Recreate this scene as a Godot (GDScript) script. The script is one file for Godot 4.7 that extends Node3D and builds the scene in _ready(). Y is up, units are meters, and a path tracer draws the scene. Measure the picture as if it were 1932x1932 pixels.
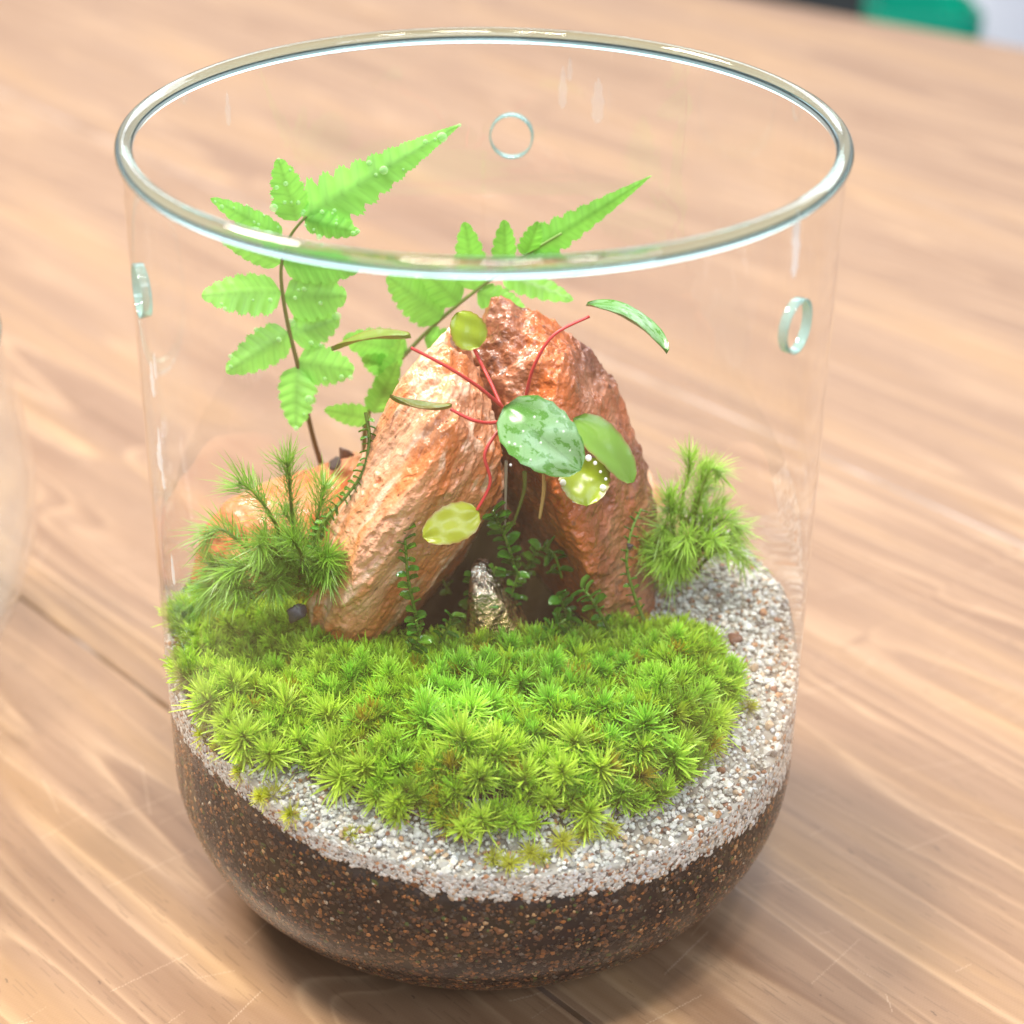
extends Node3D
# A planted glass jar on a wooden table. Lengths below are in jar radii; U turns them into metres.
const U := 0.05
const TOP := 2.4773          # height of the rim
const FOCAL := 5058.4 / 2608.0
const PITCH := 0.5062
const YAW := 0.016
const ROLL := -0.0103
const EYE := Vector3(0.0, TOP + 1.7286, 5.2537)

var rng := RandomNumberGenerator.new()
var noise := FastNoiseLite.new()
var names := {}
var right: Vector3
var up: Vector3
var back: Vector3

class Buf:
	var v := PackedVector3Array()
	var c := PackedColorArray()
	var t := PackedVector2Array()
	var i := PackedInt32Array()
	func add(p: Vector3, col := Color.WHITE, uv := Vector2.ZERO) -> int:
		v.append(p); c.append(col); t.append(uv)
		return v.size() - 1
	func tri(a: int, b: int, d: int) -> void:
		i.append(a); i.append(b); i.append(d)
	func quad(a: int, b: int, d: int, e: int) -> void:
		i.append(a); i.append(b); i.append(d)
		i.append(a); i.append(d); i.append(e)
	func grid(first: int, rows: int, cols: int, wrap := false) -> void:
		for r in rows - 1:
			for k in (cols if wrap else cols - 1):
				var n := (k + 1) % cols
				quad(first + r * cols + k, first + r * cols + n, first + (r + 1) * cols + n, first + (r + 1) * cols + k)

func mesh_of(b: Buf, origin := Vector3.ZERO, smooth := true) -> ArrayMesh:
	var a := []
	a.resize(Mesh.ARRAY_MAX)
	var v := PackedVector3Array()
	var col := PackedColorArray()
	var uv := PackedVector2Array()
	var n := PackedVector3Array()
	var idx := PackedInt32Array()
	if smooth:
		v.resize(b.v.size())
		n.resize(b.v.size())
		for k in b.v.size():
			v[k] = (b.v[k] - origin) * U
		for k in range(0, b.i.size(), 3):
			var x := b.i[k]; var y := b.i[k + 1]; var z := b.i[k + 2]
			var f := (b.v[z] - b.v[x]).cross(b.v[y] - b.v[x])
			n[x] += f; n[y] += f; n[z] += f
		for k in n.size():
			n[k] = n[k].normalized() if n[k].length_squared() > 1e-24 else Vector3.UP
		col = b.c; uv = b.t; idx = b.i
	else:
		for k in range(0, b.i.size(), 3):
			var f := (b.v[b.i[k + 2]] - b.v[b.i[k]]).cross(b.v[b.i[k + 1]] - b.v[b.i[k]]).normalized()
			for j in 3:
				var w := b.i[k + j]
				v.append((b.v[w] - origin) * U); n.append(f); col.append(b.c[w]); uv.append(b.t[w]); idx.append(idx.size())
	a[Mesh.ARRAY_VERTEX] = v
	a[Mesh.ARRAY_NORMAL] = n
	a[Mesh.ARRAY_COLOR] = col
	a[Mesh.ARRAY_TEX_UV] = uv
	a[Mesh.ARRAY_INDEX] = idx
	var m := ArrayMesh.new()
	m.add_surface_from_arrays(Mesh.PRIMITIVE_TRIANGLES, a)
	return m

# ---------------------------------------------------------------- naming
func numbered(called: String) -> String:
	names[called] = names.get(called, -1) + 1
	return called if names[called] == 0 else "%s_%03d" % [called, names[called]]

func tag(o: Node3D, label: String, category: String, group := "", kind := "") -> Node3D:
	if label: o.set_meta("label", label)
	if category: o.set_meta("category", category)
	if group: o.set_meta("group", group)
	if kind: o.set_meta("kind", kind)
	return o

func thing(called: String, where := Vector3.ZERO) -> Node3D:
	var o := Node3D.new()
	o.name = numbered(called)
	o.position = where * U
	add_child(o)
	return o

func put(called: String, m: Mesh, mat: Material, parent: Node3D = null) -> MeshInstance3D:
	var o := MeshInstance3D.new()
	o.name = called if parent else numbered(called)
	o.mesh = m
	o.material_override = mat
	if parent: parent.add_child(o, true)
	else: add_child(o)
	return o

func scatter(called: String, m: Mesh, mat: Material, xf: Array, cols: Array, parent: Node3D = null) -> MultiMeshInstance3D:
	var mm := MultiMesh.new()
	mm.transform_format = MultiMesh.TRANSFORM_3D
	mm.use_colors = true
	mm.mesh = m
	mm.instance_count = xf.size()
	for k in xf.size():
		mm.set_instance_transform(k, xf[k])
		mm.set_instance_color(k, cols[k])
	var o := MultiMeshInstance3D.new()
	o.name = called if parent else numbered(called)
	o.multimesh = mm
	o.material_override = mat
	o.set_meta("kind", "stuff")
	if parent: parent.add_child(o, true)
	else: add_child(o)
	return o

# ---------------------------------------------------------------- where things stand
func sight(px: float, py: float) -> Vector3:
	return right * ((px - 966.0) / 1932.0 / FOCAL) + up * ((966.0 - py) / 1932.0 / FOCAL) - back

func at(px: float, py: float, z: float) -> Vector3:
	var d := sight(px, py)
	return EYE + d * ((z - EYE.z) / d.z)

func on_level(px: float, py: float, y: float) -> Vector3:
	var d := sight(px, py)
	return EYE + d * ((y - EYE.y) / d.y)

func on_wall(px: float, py: float, r: float, near: bool) -> Vector3:
	var d := sight(px, py)
	var a := d.x * d.x + d.z * d.z
	var b := 2.0 * (EYE.x * d.x + EYE.z * d.z)
	var c := EYE.x * EYE.x + EYE.z * EYE.z - r * r
	var q := sqrt(maxf(b * b - 4.0 * a * c, 0.0))
	return EYE + d * ((-b - q if near else -b + q) / (2.0 * a))

func on_ground(px: float, py: float) -> Vector3:
	var y := 0.8
	for k in 8:
		var p := on_level(px, py, y)
		y = ground(p.x, p.z)
	return on_level(px, py, y)

func rim_height(a: float) -> float:     # sand against the glass, by the angle from the front (right is positive)
	var pts := [[-180, .88], [-120, .92], [-90, .90], [-50, .84], [-20, .72], [0, .69], [30, .67], [55, .68], [80, .80], [105, .90], [130, .92], [180, .88]]
	return along(pts, rad_to_deg(a)) + 0.012 * noise.get_noise_2d(a * 6.0, 3.0)

func soil_height(a: float) -> float:
	var pts := [[-180, .6], [-90, .74], [-50, .78], [-25, .70], [0, .63], [35, .60], [60, .57], [90, .55], [180, .6]]
	return along(pts, rad_to_deg(a)) + 0.02 * noise.get_noise_2d(a * 7.0, 9.0) + 0.022 * noise.get_noise_2d(a * 22.0, 19.0)

func along(pts: Array, x: float) -> float:
	for k in pts.size() - 1:
		if x <= pts[k + 1][0]:
			var t: float = (x - pts[k][0]) / float(pts[k + 1][0] - pts[k][0])
			return lerpf(pts[k][1], pts[k + 1][1], smoothstep(0.0, 1.0, t))
	return pts[-1][1]

func ground(x: float, z: float) -> float:
	var r := sqrt(x * x + z * z)
	var inner := 0.83 + 0.02 * noise.get_noise_2d(x * 3.0, z * 3.0) + 0.10 * exp(-((x - .74) * (x - .74) + (z + .34) * (z + .34)) / 0.05)
	inner += 0.22 * exp(-((x + .05) * (x + .05) + (z + .52) * (z + .52)) / 0.05)  # added mound closing the hollow from behind, to keep it dark
	return lerpf(rim_height(atan2(x, z)), inner, smoothstep(0.0, 0.30, 0.98 - r))

# ---------------------------------------------------------------- shapes
func tube(b: Buf, pts: Array, r0: float, r1: float, sides: int, c0: Color, c1: Color) -> void:
	var first := b.v.size()
	var n := pts.size()
	var ref := Vector3(0.31, 0.2, 0.93)
	for k in n:
		var d: Vector3 = (pts[mini(k + 1, n - 1)] - pts[maxi(k - 1, 0)]).normalized()
		var s := d.cross(ref).normalized()
		var w := d.cross(s)
		var t := float(k) / (n - 1)
		for j in sides:
			var a := TAU * j / sides
			b.add(pts[k] + (s * cos(a) + w * sin(a)) * lerpf(r0, r1, t), c0.lerp(c1, t))
	b.grid(first, n, sides, true)
	var tip := b.add(pts[n - 1], c1)
	for j in sides:
		b.tri(first + (n - 1) * sides + j, first + (n - 1) * sides + (j + 1) % sides, tip)

func spline(ctrl: Array, n: int) -> Array:
	var out := []
	var m := ctrl.size()
	for k in n + 1:
		var t := float(k) / n * (m - 1)
		var j := mini(int(t), m - 2)
		var f := t - j
		var p0: Vector3 = ctrl[maxi(j - 1, 0)]
		var p3: Vector3 = ctrl[mini(j + 2, m - 1)]
		var p1: Vector3 = ctrl[j]
		var p2: Vector3 = ctrl[j + 1]
		out.append(p1.cubic_interpolate(p2, p0, p3, f))
	return out

func needle(b: Buf, p0: Vector3, dir: Vector3, bend: Vector3, length: float, w: float, c0: Color, c1: Color, blunt := 0.0) -> void:
	var s := dir.cross(Vector3(0.13, 1.0, 0.07)).normalized()
	var a := b.v.size()
	var ts := [0.0, 0.4, 0.75, 1.0]
	var ws := [0.6, 1.0, 0.85 + 0.1 * blunt, 0.06 + 0.4 * blunt]
	for k in 4:
		var t: float = ts[k]
		var q := p0 + dir * length * t + bend * length * 0.75 * t * t
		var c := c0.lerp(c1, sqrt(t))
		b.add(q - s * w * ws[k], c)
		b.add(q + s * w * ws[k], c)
	for k in 3:
		b.quad(a + k * 2, a + k * 2 + 1, a + k * 2 + 3, a + k * 2 + 2)

func jitter(s: float) -> Vector3:
	return Vector3(rng.randf_range(-s, s), rng.randf_range(-s, s), rng.randf_range(-s, s))

func hull_planes(pts: Array, mid: Vector3) -> Array:
	var out := []
	for a in pts.size():
		for b in range(a + 1, pts.size()):
			for c in range(b + 1, pts.size()):
				var nn: Vector3 = (pts[b] - pts[a]).cross(pts[c] - pts[a])
				if nn.length() < 1e-7: continue
				nn = nn.normalized()
				var d: float = nn.dot(pts[a])
				if nn.dot(mid) > d: nn = -nn; d = -d
				var ok := true
				for p in pts:
					if nn.dot(p) > d + 1e-5: ok = false; break
				if not ok: continue
				for q in out:
					if q[0].dot(nn) > 0.995: ok = false; break
				if ok: out.append([nn, d - nn.dot(mid)])
	return out

func rock(b: Buf, pts: Array, nu: int, nv: int, sharp: float, shape: Callable, colour: Callable) -> void:
	var mid := Vector3.ZERO
	for p in pts: mid += p / pts.size()
	var planes := hull_planes(pts, mid)
	var first := b.v.size()
	for j in nv + 1:
		var th := PI * (j + 0.001) / (nv + 0.002)
		for k in nu:
			var ph := TAU * k / nu
			var d := Vector3(sin(th) * cos(ph), cos(th), sin(th) * sin(ph))
			var s := 0.0
			for q in planes:
				var x: float = d.dot(q[0]) / q[1]
				if x > 0.0: s += pow(x, sharp)
			var p := mid + d * pow(s, -1.0 / sharp)
			p = mid + (p - mid) * (1.0 + shape.call(p))
			b.add(p, colour.call(p))
	b.grid(first, nv + 1, nu, true)

func plain(c: Color, rough := 0.6, vertex := true) -> StandardMaterial3D:
	var m := StandardMaterial3D.new()
	m.albedo_color = c
	m.roughness = rough
	m.vertex_color_use_as_albedo = vertex
	return m

func leafy(rough: float, through: float, gloss := 0.5) -> StandardMaterial3D:
	var m := plain(Color.WHITE, rough)
	m.metallic_specular = gloss
	m.backlight_enabled = true
	m.backlight = Color(through, through, through).linear_to_srgb()
	m.cull_mode = BaseMaterial3D.CULL_DISABLED
	return m

func lin(r: float, g: float, b: float) -> Color:
	return Color(r, g, b).linear_to_srgb()

func bump(m: StandardMaterial3D, freq: float, size: float, cm: float, seed_: int, stretch := Vector3.ONE, cell := false) -> void:
	var f := FastNoiseLite.new()
	f.seed = seed_
	f.frequency = freq
	f.noise_type = FastNoiseLite.TYPE_CELLULAR if cell else FastNoiseLite.TYPE_SIMPLEX_SMOOTH
	f.fractal_octaves = 4
	var t := NoiseTexture2D.new()
	t.width = 512; t.height = 512; t.seamless = true; t.noise = f
	m.heightmap_enabled = true
	m.heightmap_texture = t
	m.heightmap_scale = cm
	m.uv1_triplanar = true
	m.uv1_scale = stretch / (size * U)

func solid_glass(c: Color, clear := 0.0) -> StandardMaterial3D:
	var m := StandardMaterial3D.new()
	m.albedo_color = Color(c.r, c.g, c.b, clear)
	m.roughness = 0.0
	m.refraction_enabled = true
	m.refraction_scale = 0.05
	m.transparency = BaseMaterial3D.TRANSPARENCY_ALPHA
	return m

func pane_glass() -> StandardMaterial3D:
	var m := StandardMaterial3D.new()
	m.albedo_color = Color(1, 1, 1, 0.0)
	m.roughness = 0.02
	m.metallic_specular = 0.38
	m.transparency = BaseMaterial3D.TRANSPARENCY_ALPHA
	m.cull_mode = BaseMaterial3D.CULL_DISABLED
	return m

# ---------------------------------------------------------------- the scene
func _ready() -> void:
	rng.seed = 7
	noise.seed = 11
	noise.frequency = 1.0
	noise.fractal_octaves = 3
	camera_and_light()
	table()
	beyond_the_table()
	jar()
	soil()
	sand()
	rocks()
	moss_carpet()
	hairy_moss()
	ferns()
	red_stemmed_plant()
	sprigs()
	small_bits()
	second_jar()

func camera_and_light() -> void:
	var sp := sin(PITCH); var cp := cos(PITCH); var sy := sin(YAW); var cy := cos(YAW)
	var ex := Vector3(cy, 0, sy)
	var eu := Vector3(sy * sp, cp, -cy * sp)
	right = ex * cos(ROLL) - eu * sin(ROLL)
	up = ex * sin(ROLL) + eu * cos(ROLL)
	back = Vector3(-sy * cp, sp, cy * cp)
	var cam := Camera3D.new()
	cam.name = "camera"
	cam.transform = Transform3D(Basis(right, up, back), EYE * U)
	cam.near = 0.01
	cam.far = 50.0
	var lens := CameraAttributesPhysical.new()
	lens.frustum_focal_length = 24.0 * FOCAL
	lens.frustum_focus_distance = 5.74 * U
	lens.exposure_aperture = lens.frustum_focal_length / 4.6
	lens.frustum_near = 0.01
	lens.frustum_far = 50.0
	cam.attributes = lens
	add_child(cam)
	cam.current = true
	var e := Environment.new()
	e.background_mode = Environment.BG_COLOR
	e.background_color = lin(0.42, 0.45, 0.50)
	e.tonemap_mode = Environment.TONE_MAPPER_LINEAR
	e.tonemap_exposure = 1.07
	e.sdfgi_enabled = true
	e.ssao_enabled = true
	e.ssil_enabled = true
	var w := WorldEnvironment.new()
	w.name = "room_air"
	w.environment = e
	add_child(w)
	lamp("ceiling_panel_light", Vector3(-0.80, 1.35, -0.42), Vector2(0.40, 0.35), 4.1, Color(1.0, 0.97, 0.92))
	lamp("back_window_light", Vector3(0.5, 1.2, -1.9), Vector2(2.6, 0.7), 2.4, Color(0.92, 0.96, 1.0))
	lamp("window_light", Vector3(0.6, 1.5, 1.5), Vector2(2.4, 0.6), 2.8, Color(0.90, 0.95, 1.0))
	for p in [Vector3(-0.42, 1.9, 0.35), Vector3(-0.25, 1.9, 0.35), Vector3(0.05, 1.9, 0.4), Vector3(0.22, 1.9, 0.3), Vector3(0.55, 1.9, 0.2)]:
		lamp("ceiling_spot_light", p, Vector2(0.16, 0.16), 0.85, Color(1.0, 0.98, 0.95))

func lamp(called: String, p: Vector3, size: Vector2, energy: float, c: Color) -> void:
	var l := AreaLight3D.new()
	l.name = numbered(called)
	l.area_size = size
	l.area_range = 8.0
	l.light_energy = energy
	l.light_color = c
	l.shadow_enabled = true
	add_child(l)
	l.look_at_from_position(p, Vector3(0, 0.05, 0), Vector3(0, 0, -1) if absf(p.x) + absf(p.z) < 0.1 else Vector3.UP)

# ---------------------------------------------------------------- table
func wood_texture(seed_: int, base: Color, light: Color, dark: Color) -> Array:
	var w := 2048; var h := 1024
	var warp := FastNoiseLite.new()
	warp.seed = seed_; warp.frequency = 0.02; warp.fractal_octaves = 2
	var fine := FastNoiseLite.new()
	fine.seed = seed_ + 5; fine.frequency = 0.06; fine.fractal_octaves = 3
	var blot := FastNoiseLite.new()
	blot.seed = seed_ + 9; blot.frequency = 0.012; blot.fractal_octaves = 4
	var iw := warp.get_seamless_image(48, 256); iw.resize(w, h, Image.INTERPOLATE_CUBIC)
	var ifn := fine.get_seamless_image(40, h); ifn.resize(w, h, Image.INTERPOLATE_CUBIC)
	var ib := blot.get_seamless_image(110, 512); ib.resize(w, h, Image.INTERPOLATE_CUBIC)
	iw.convert(Image.FORMAT_L8); ifn.convert(Image.FORMAT_L8); ib.convert(Image.FORMAT_L8)
	var dw := iw.get_data(); var df := ifn.get_data(); var db := ib.get_data()
	# growth rings across the board: thin pale lines at uneven distances
	var ring := PackedFloat32Array()
	ring.resize(4096)
	var r := RandomNumberGenerator.new()
	r.seed = seed_
	var x := 0.0
	while x < 4096.0:
		var wide := r.randf_range(50.0, 210.0)
		var strength := r.randf_range(0.45, 1.3)
		var soft := r.randf_range(14.0, 46.0)
		for k in range(int(x), mini(4096, int(x + wide))):
			ring[k] = strength * exp(-(x + wide - k) / soft)
		x += wide
	for pass_ in 2:
		var sum := 0.0
		var was := ring.duplicate()
		for k in 4096:
			sum += was[k] - (was[k - 11] if k >= 11 else 0.0)
			ring[maxi(k - 5, 0)] = sum / 11.0
	var out := PackedByteArray(); out.resize(w * h * 3)
	var rel := PackedByteArray(); rel.resize(w * h)
	var bl := base.linear_to_srgb(); var ll := light.linear_to_srgb(); var dl := dark.linear_to_srgb()
	for k in w * h:
		var yy := k / w
		var q := int(yy * 2.2 + (dw[k] - 128) * 2.0 + 700.0)
		var a := ring[clampi(q, 0, 4095)]
		var g := (df[k] - 128) / 128.0
		var m := (db[k] - 128) / 128.0
		var d := clampf(0.22 - m * 0.70 - g * 0.12, 0.0, 1.0)
		a = clampf(a * (0.95 + g * 0.25), 0.0, 1.0)
		var sp := ((k * 7919 + (k >> 7) * 104729) % 97) / 97.0 - 0.5
		g = g * 0.016 + sp * 0.022
		var tint := clampf(m * 0.05, 0.0, 0.025)
		var rr := lerpf(lerpf(bl.r, dl.r, d), ll.r, a) + g + tint * 0.4
		var gg := lerpf(lerpf(bl.g, dl.g, d), ll.g, a) + g
		var bb := lerpf(lerpf(bl.b, dl.b, d), ll.b, a) + g - tint
		out[k * 3] = int(clampf(rr, 0, 1) * 255)
		out[k * 3 + 1] = int(clampf(gg, 0, 1) * 255)
		out[k * 3 + 2] = int(clampf(bb, 0, 1) * 255)
		rel[k] = int(clampf(0.45 + a * 0.35 + g * 2.0, 0, 1) * 255)
	# scratches and small dents
	var im := Image.create_from_data(w, h, false, Image.FORMAT_RGB8, out)
	for k in 260:
		var p := Vector2(r.randf() * w, r.randf() * h)
		var dir := Vector2.from_angle(r.randf_range(-1.9, -0.9) if r.randf() < 0.75 else r.randf() * TAU)
		var n := int(r.randf_range(10, 70))
		var s := r.randf_range(0.05, 0.16)
		for j in n:
			p += dir * 1.5
			var xx := posmod(int(p.x), w); var yy2 := posmod(int(p.y), h)
			im.set_pixel(xx, yy2, im.get_pixel(xx, yy2).lerp(Color(0.93, 0.86, 0.78), s * 2.5))
	for k in 5200:                        # open pores along the grain
		var p := Vector2i(int(r.randf() * w), int(r.randf() * h))
		var s := r.randf_range(0.10, 0.34)
		for j in int(r.randf_range(5, 34)):
			var xx := posmod(p.x + j, w)
			im.set_pixel(xx, p.y, im.get_pixel(xx, p.y).lerp(dl * 0.7, s))
	for k in 130:
		var p := Vector2i(int(r.randf() * w), int(r.randf() * h))
		for j in int(r.randf_range(2, 9)):
			var xx := posmod(p.x + j, w); var yy3 := posmod(p.y + j / 4, h)
			im.set_pixel(xx, yy3, im.get_pixel(xx, yy3).lerp(dl * 0.4, 0.6))
	return [ImageTexture.create_from_image(im), ImageTexture.create_from_image(Image.create_from_data(w, h, false, Image.FORMAT_L8, rel))]

func table() -> void:
	var tx := wood_texture(21, Color(0.248, 0.147, 0.085), Color(0.375, 0.238, 0.138), Color(0.176, 0.092, 0.047))
	var m := StandardMaterial3D.new()
	m.albedo_texture = tx[0]
	m.roughness = 0.42
	m.metallic_specular = 0.45
	m.heightmap_enabled = true
	m.heightmap_texture = tx[1]
	m.heightmap_scale = 0.012
	var o := thing("wooden_table")
	tag(o, "worn pinkish brown plank table under the planted glass jar", "table")
	var seams := [6.8, 3.6, 0.31, -3.08, -6.25, -9.3]
	for k in 5:
		var b := Buf.new()
		plank(b, seams[k + 1] + 0.004, seams[k] - 0.004, -17.0, 7.0, k, k == 4)
		put("plank", mesh_of(b, Vector3.ZERO, false), m, o)
	for k in [1, 2, 3, 4]:               # dust and old varnish caught in the joints
		var fb := Buf.new()
		for j in 161:
			var q := lerpf(-16.0, 6.0, j / 160.0)
			var pale := 0.35 + 0.9 * noise.get_noise_2d(q * 2.5, k * 7.0)
			var cc := (Color(.05, .03, .02) if k == 3 else Color(.12, .068, .038)).lerp(Color(.42, .36, .33), clampf(pale + (0.45 if k == 3 else -0.15), 0, 1))
			for e in [-1.0, 1.0]:
				var nn: float = seams[k] + e * 0.016
				fb.add(Vector3(0.669 * q - 0.743 * nn, -0.003 - 0.002 * noise.get_noise_2d(q * 9.0, k), 0.743 * q + 0.669 * nn), cc)
		fb.grid(0, 161, 2)
		var fm := plain(Color.WHITE, 0.9)
		fm.metallic_specular = 0.15
		put("joint_filler", mesh_of(fb), fm, o)
	for s in [-14.0, 5.0]:
		for n in [-8.0, 5.6]:
			var c := Vector3(0.669 * s - 0.743 * n, 0, 0.743 * s + 0.669 * n)
			var one := Buf.new()
			box(one, c + Vector3(0, -7.3, 0), Vector3(0.5, 6.7, 0.5))
			put("leg", mesh_of(one, Vector3.ZERO, false), m, o)

func box(b: Buf, c: Vector3, h: Vector3) -> void:
	for ax in 3:
		for s in [-1.0, 1.0]:
			var nrm := Vector3.ZERO; nrm[ax] = s
			var u := Vector3.ZERO; u[(ax + 1) % 3] = 1.0
			var w := nrm.cross(u)
			var f := b.v.size()
			for q in [[-1, -1], [1, -1], [1, 1], [-1, 1]]:
				b.add(c + (nrm + u * q[0] + w * q[1]) * h, Color.WHITE, Vector2(q[0] * 0.1, q[1] * 0.1))
			b.quad(f, f + 3, f + 2, f + 1)

func plank(b: Buf, n0: float, n1: float, s0: float, s1: float, which: int, last: bool) -> void:
	var ch := 0.008
	var y := [0.0, -0.001, 0.0, 0.001, -0.001][which] as float
	var du := [0.13, 0.52, 0.0, 0.37, 0.71][which] as float
	var dv := [0.3, 0.0, 0.45, 0.2, 0.7][which] as float
	var prof := [[n0, -0.6], [n0, y - ch], [n0 + ch, y], [n1 - ch, y], [n1, y - ch], [n1, -0.6]]
	var steps := 12
	var f := b.v.size()
	for k in steps + 1:
		var s := lerpf(s0, s1, float(k) / steps)
		for q in prof:
			var n: float = q[0]
			if last and n < -8.0: n += -9.02 - 0.21 * (s + 6.7) + 9.3
			b.add(Vector3(0.669 * s - 0.743 * n, q[1], 0.743 * s + 0.669 * n), Color.WHITE, Vector2(s / 7.0 + du, n / 3.5 + dv))
	b.grid(f, steps + 1, prof.size())

func beyond_the_table() -> void:
	var b := Buf.new()
	var f := b.v.size()
	for q in [[-900, -900], [900, -900], [900, 900], [-900, 900]]:
		b.add(Vector3(q[0], -14.0, q[1]))
	b.quad(f, f + 1, f + 2, f + 3)
	tag(put("floor", mesh_of(b), plain(lin(0.022, 0.026, 0.024), 0.7, false)), "", "", "", "structure")
	var t := Buf.new()
	crate(t, Vector3(4.30, -7.45, -14.2), Vector3(0.50, 6.6, 0.5), 0.15)
	tag(put("teal_bin", mesh_of(t), plain(lin(0.0, 0.26, 0.17), 0.4, false)), "blurred teal green plastic bin beyond the table edge", "bin")
	var w := Buf.new()
	crate(w, Vector3(6.2, -7.1, -15.6), Vector3(1.35, 6.8, 0.8), 0.12)
	tag(put("pale_cabinet", mesh_of(w), plain(lin(0.62, 0.63, 0.72), 0.5, false)), "blurred pale lavender cabinet in the far right corner", "cabinet")

func crate(b: Buf, c: Vector3, h: Vector3, r: float) -> void:
	# a box with rounded upright edges, open rim step on top
	var prof := [[1.0, -1.0], [1.0, 0.93], [1.04, 0.93], [1.04, 1.0], [0.94, 1.0], [0.94, 0.8], [0.0, 0.8]]
	var f := b.v.size()
	for q in prof:
		for k in 32:
			var a := TAU * (k + 0.5) / 32
			var e := Vector2(cos(a), sin(a))
			var sc := 1.0 / pow(pow(absf(e.x), 8) + pow(absf(e.y), 8), 0.125)
			b.add(c + Vector3(e.x * sc * h.x * q[0], q[1] * h.y, e.y * sc * h.z * q[0]))
	b.grid(f, prof.size(), 32, true)

# ---------------------------------------------------------------- the glass jar
const HOLES := [[-1.22, 2.15], [0.969, 2.15], [3.054, 2.15]]
const HOLE_R := 0.068
const RO := 0.986
const RI := 0.981
const CORNER := 0.50

func wall_sheet(b: Buf, r: float, y0: float, y1: float, outward: bool) -> void:
	var half := 0.1
	var cuts := [0.0]
	for k in 181: cuts.append(TAU * k / 180.0 - PI)
	for h in HOLES:
		var a: float = wrapf(h[0], -PI, PI)
		cuts.append(a - half); cuts.append(a + half)
	cuts.sort()
	var rows := [y0, 0.5 * (y0 + y1), 2.15 - half, 2.15 + half, y1]
	for j in 4:
		for k in cuts.size() - 1:
			if cuts[k + 1] - cuts[k] < 1e-6: continue
			var m: float = 0.5 * (cuts[k] + cuts[k + 1])
			var skip := false
			if j == 2:
				for h in HOLES:
					if absf(wrapf(m - h[0], -PI, PI)) < half: skip = true
			if skip: continue
			var f := b.v.size()
			for q in [[k, j], [k + 1, j], [k + 1, j + 1], [k, j + 1]]:
				b.add(Vector3(sin(cuts[q[0]]) * r, rows[q[1]], cos(cuts[q[0]]) * r))
			if outward: b.quad(f, f + 3, f + 2, f + 1)
			else: b.quad(f, f + 1, f + 2, f + 3)
	for h in HOLES:
		var f := b.v.size()
		for ring in 2:
			for k in 48:
				var a := TAU * k / 48
				var e := Vector2(cos(a), sin(a))
				var p := e * HOLE_R
				if ring == 0: p = e * half / maxf(absf(e.x), absf(e.y))
				var ang: float = h[0] + p.x
				b.add(Vector3(sin(ang) * r, h[1] + p.y, cos(ang) * r))
		for k in 48:
			var n := (k + 1) % 48
			if outward: b.quad(f + k, f + 48 + k, f + 48 + n, f + n)
			else: b.quad(f + k, f + n, f + 48 + n, f + 48 + k)

func radial_normals(m: ArrayMesh, mid_y: float, corner: float, outward: bool) -> ArrayMesh:
	# exact normals for a wall with a rounded foot
	var a := m.surface_get_arrays(0)
	var v: PackedVector3Array = a[Mesh.ARRAY_VERTEX]
	var n: PackedVector3Array = a[Mesh.ARRAY_NORMAL]
	for k in v.size():
		var p := v[k] / U
		var rr := Vector2(p.x, p.z)
		var d := Vector3(p.x, 0, p.z).normalized()
		if p.y < mid_y:
			var core := maxf(rr.length() - 0.0, 0.001)
			var inner := minf(core, RO - corner)
			d = Vector3(p.x, 0, p.z).normalized() * (core - inner) + Vector3(0, p.y - mid_y, 0)
			d = d.normalized()
		n[k] = d if outward else -d
	a[Mesh.ARRAY_NORMAL] = n
	var out := ArrayMesh.new()
	out.add_surface_from_arrays(Mesh.PRIMITIVE_TRIANGLES, a)
	return out

func lathe(b: Buf, prof: Array, seg: int, outward := true, centre := Vector3.ZERO, c := Color.WHITE) -> void:
	var f := b.v.size()
	for q in prof:
		for k in seg:
			var a := TAU * k / seg
			b.add(centre + Vector3(sin(a) * q.x, q.y, cos(a) * q.x), c)
	if outward:
		for r in prof.size() - 1:
			for k in seg:
				var n := (k + 1) % seg
				b.quad(f + r * seg + k, f + (r + 1) * seg + k, f + (r + 1) * seg + n, f + r * seg + n)
	else:
		b.grid(f, prof.size(), seg, true)

func foot(r: float, corner: float, y0: float, n: int) -> Array:
	var out := []
	out.append(Vector2(0.001, y0))
	out.append(Vector2((r - corner) * 0.6, y0))
	for k in n + 1:
		var a := PI / 2 * k / n
		out.append(Vector2(r - corner + corner * sin(a), y0 + corner - corner * cos(a)))
	return out

func torus(b: Buf, big: float, small: float, y: float, centre: Vector3, squash := 1.0) -> void:
	var f := b.v.size()
	for k in 240:
		var a := TAU * k / 240
		for j in 20:
			var t := TAU * j / 20
			var rr := big + small * cos(t) * squash
			b.add(centre + Vector3(sin(a) * rr, y + small * sin(t), cos(a) * rr))
	for k in 240:
		for j in 20:
			var k2 := (k + 1) % 240; var j2 := (j + 1) % 20
			b.quad(f + k * 20 + j, f + k * 20 + j2, f + k2 * 20 + j2, f + k2 * 20 + j)

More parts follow.
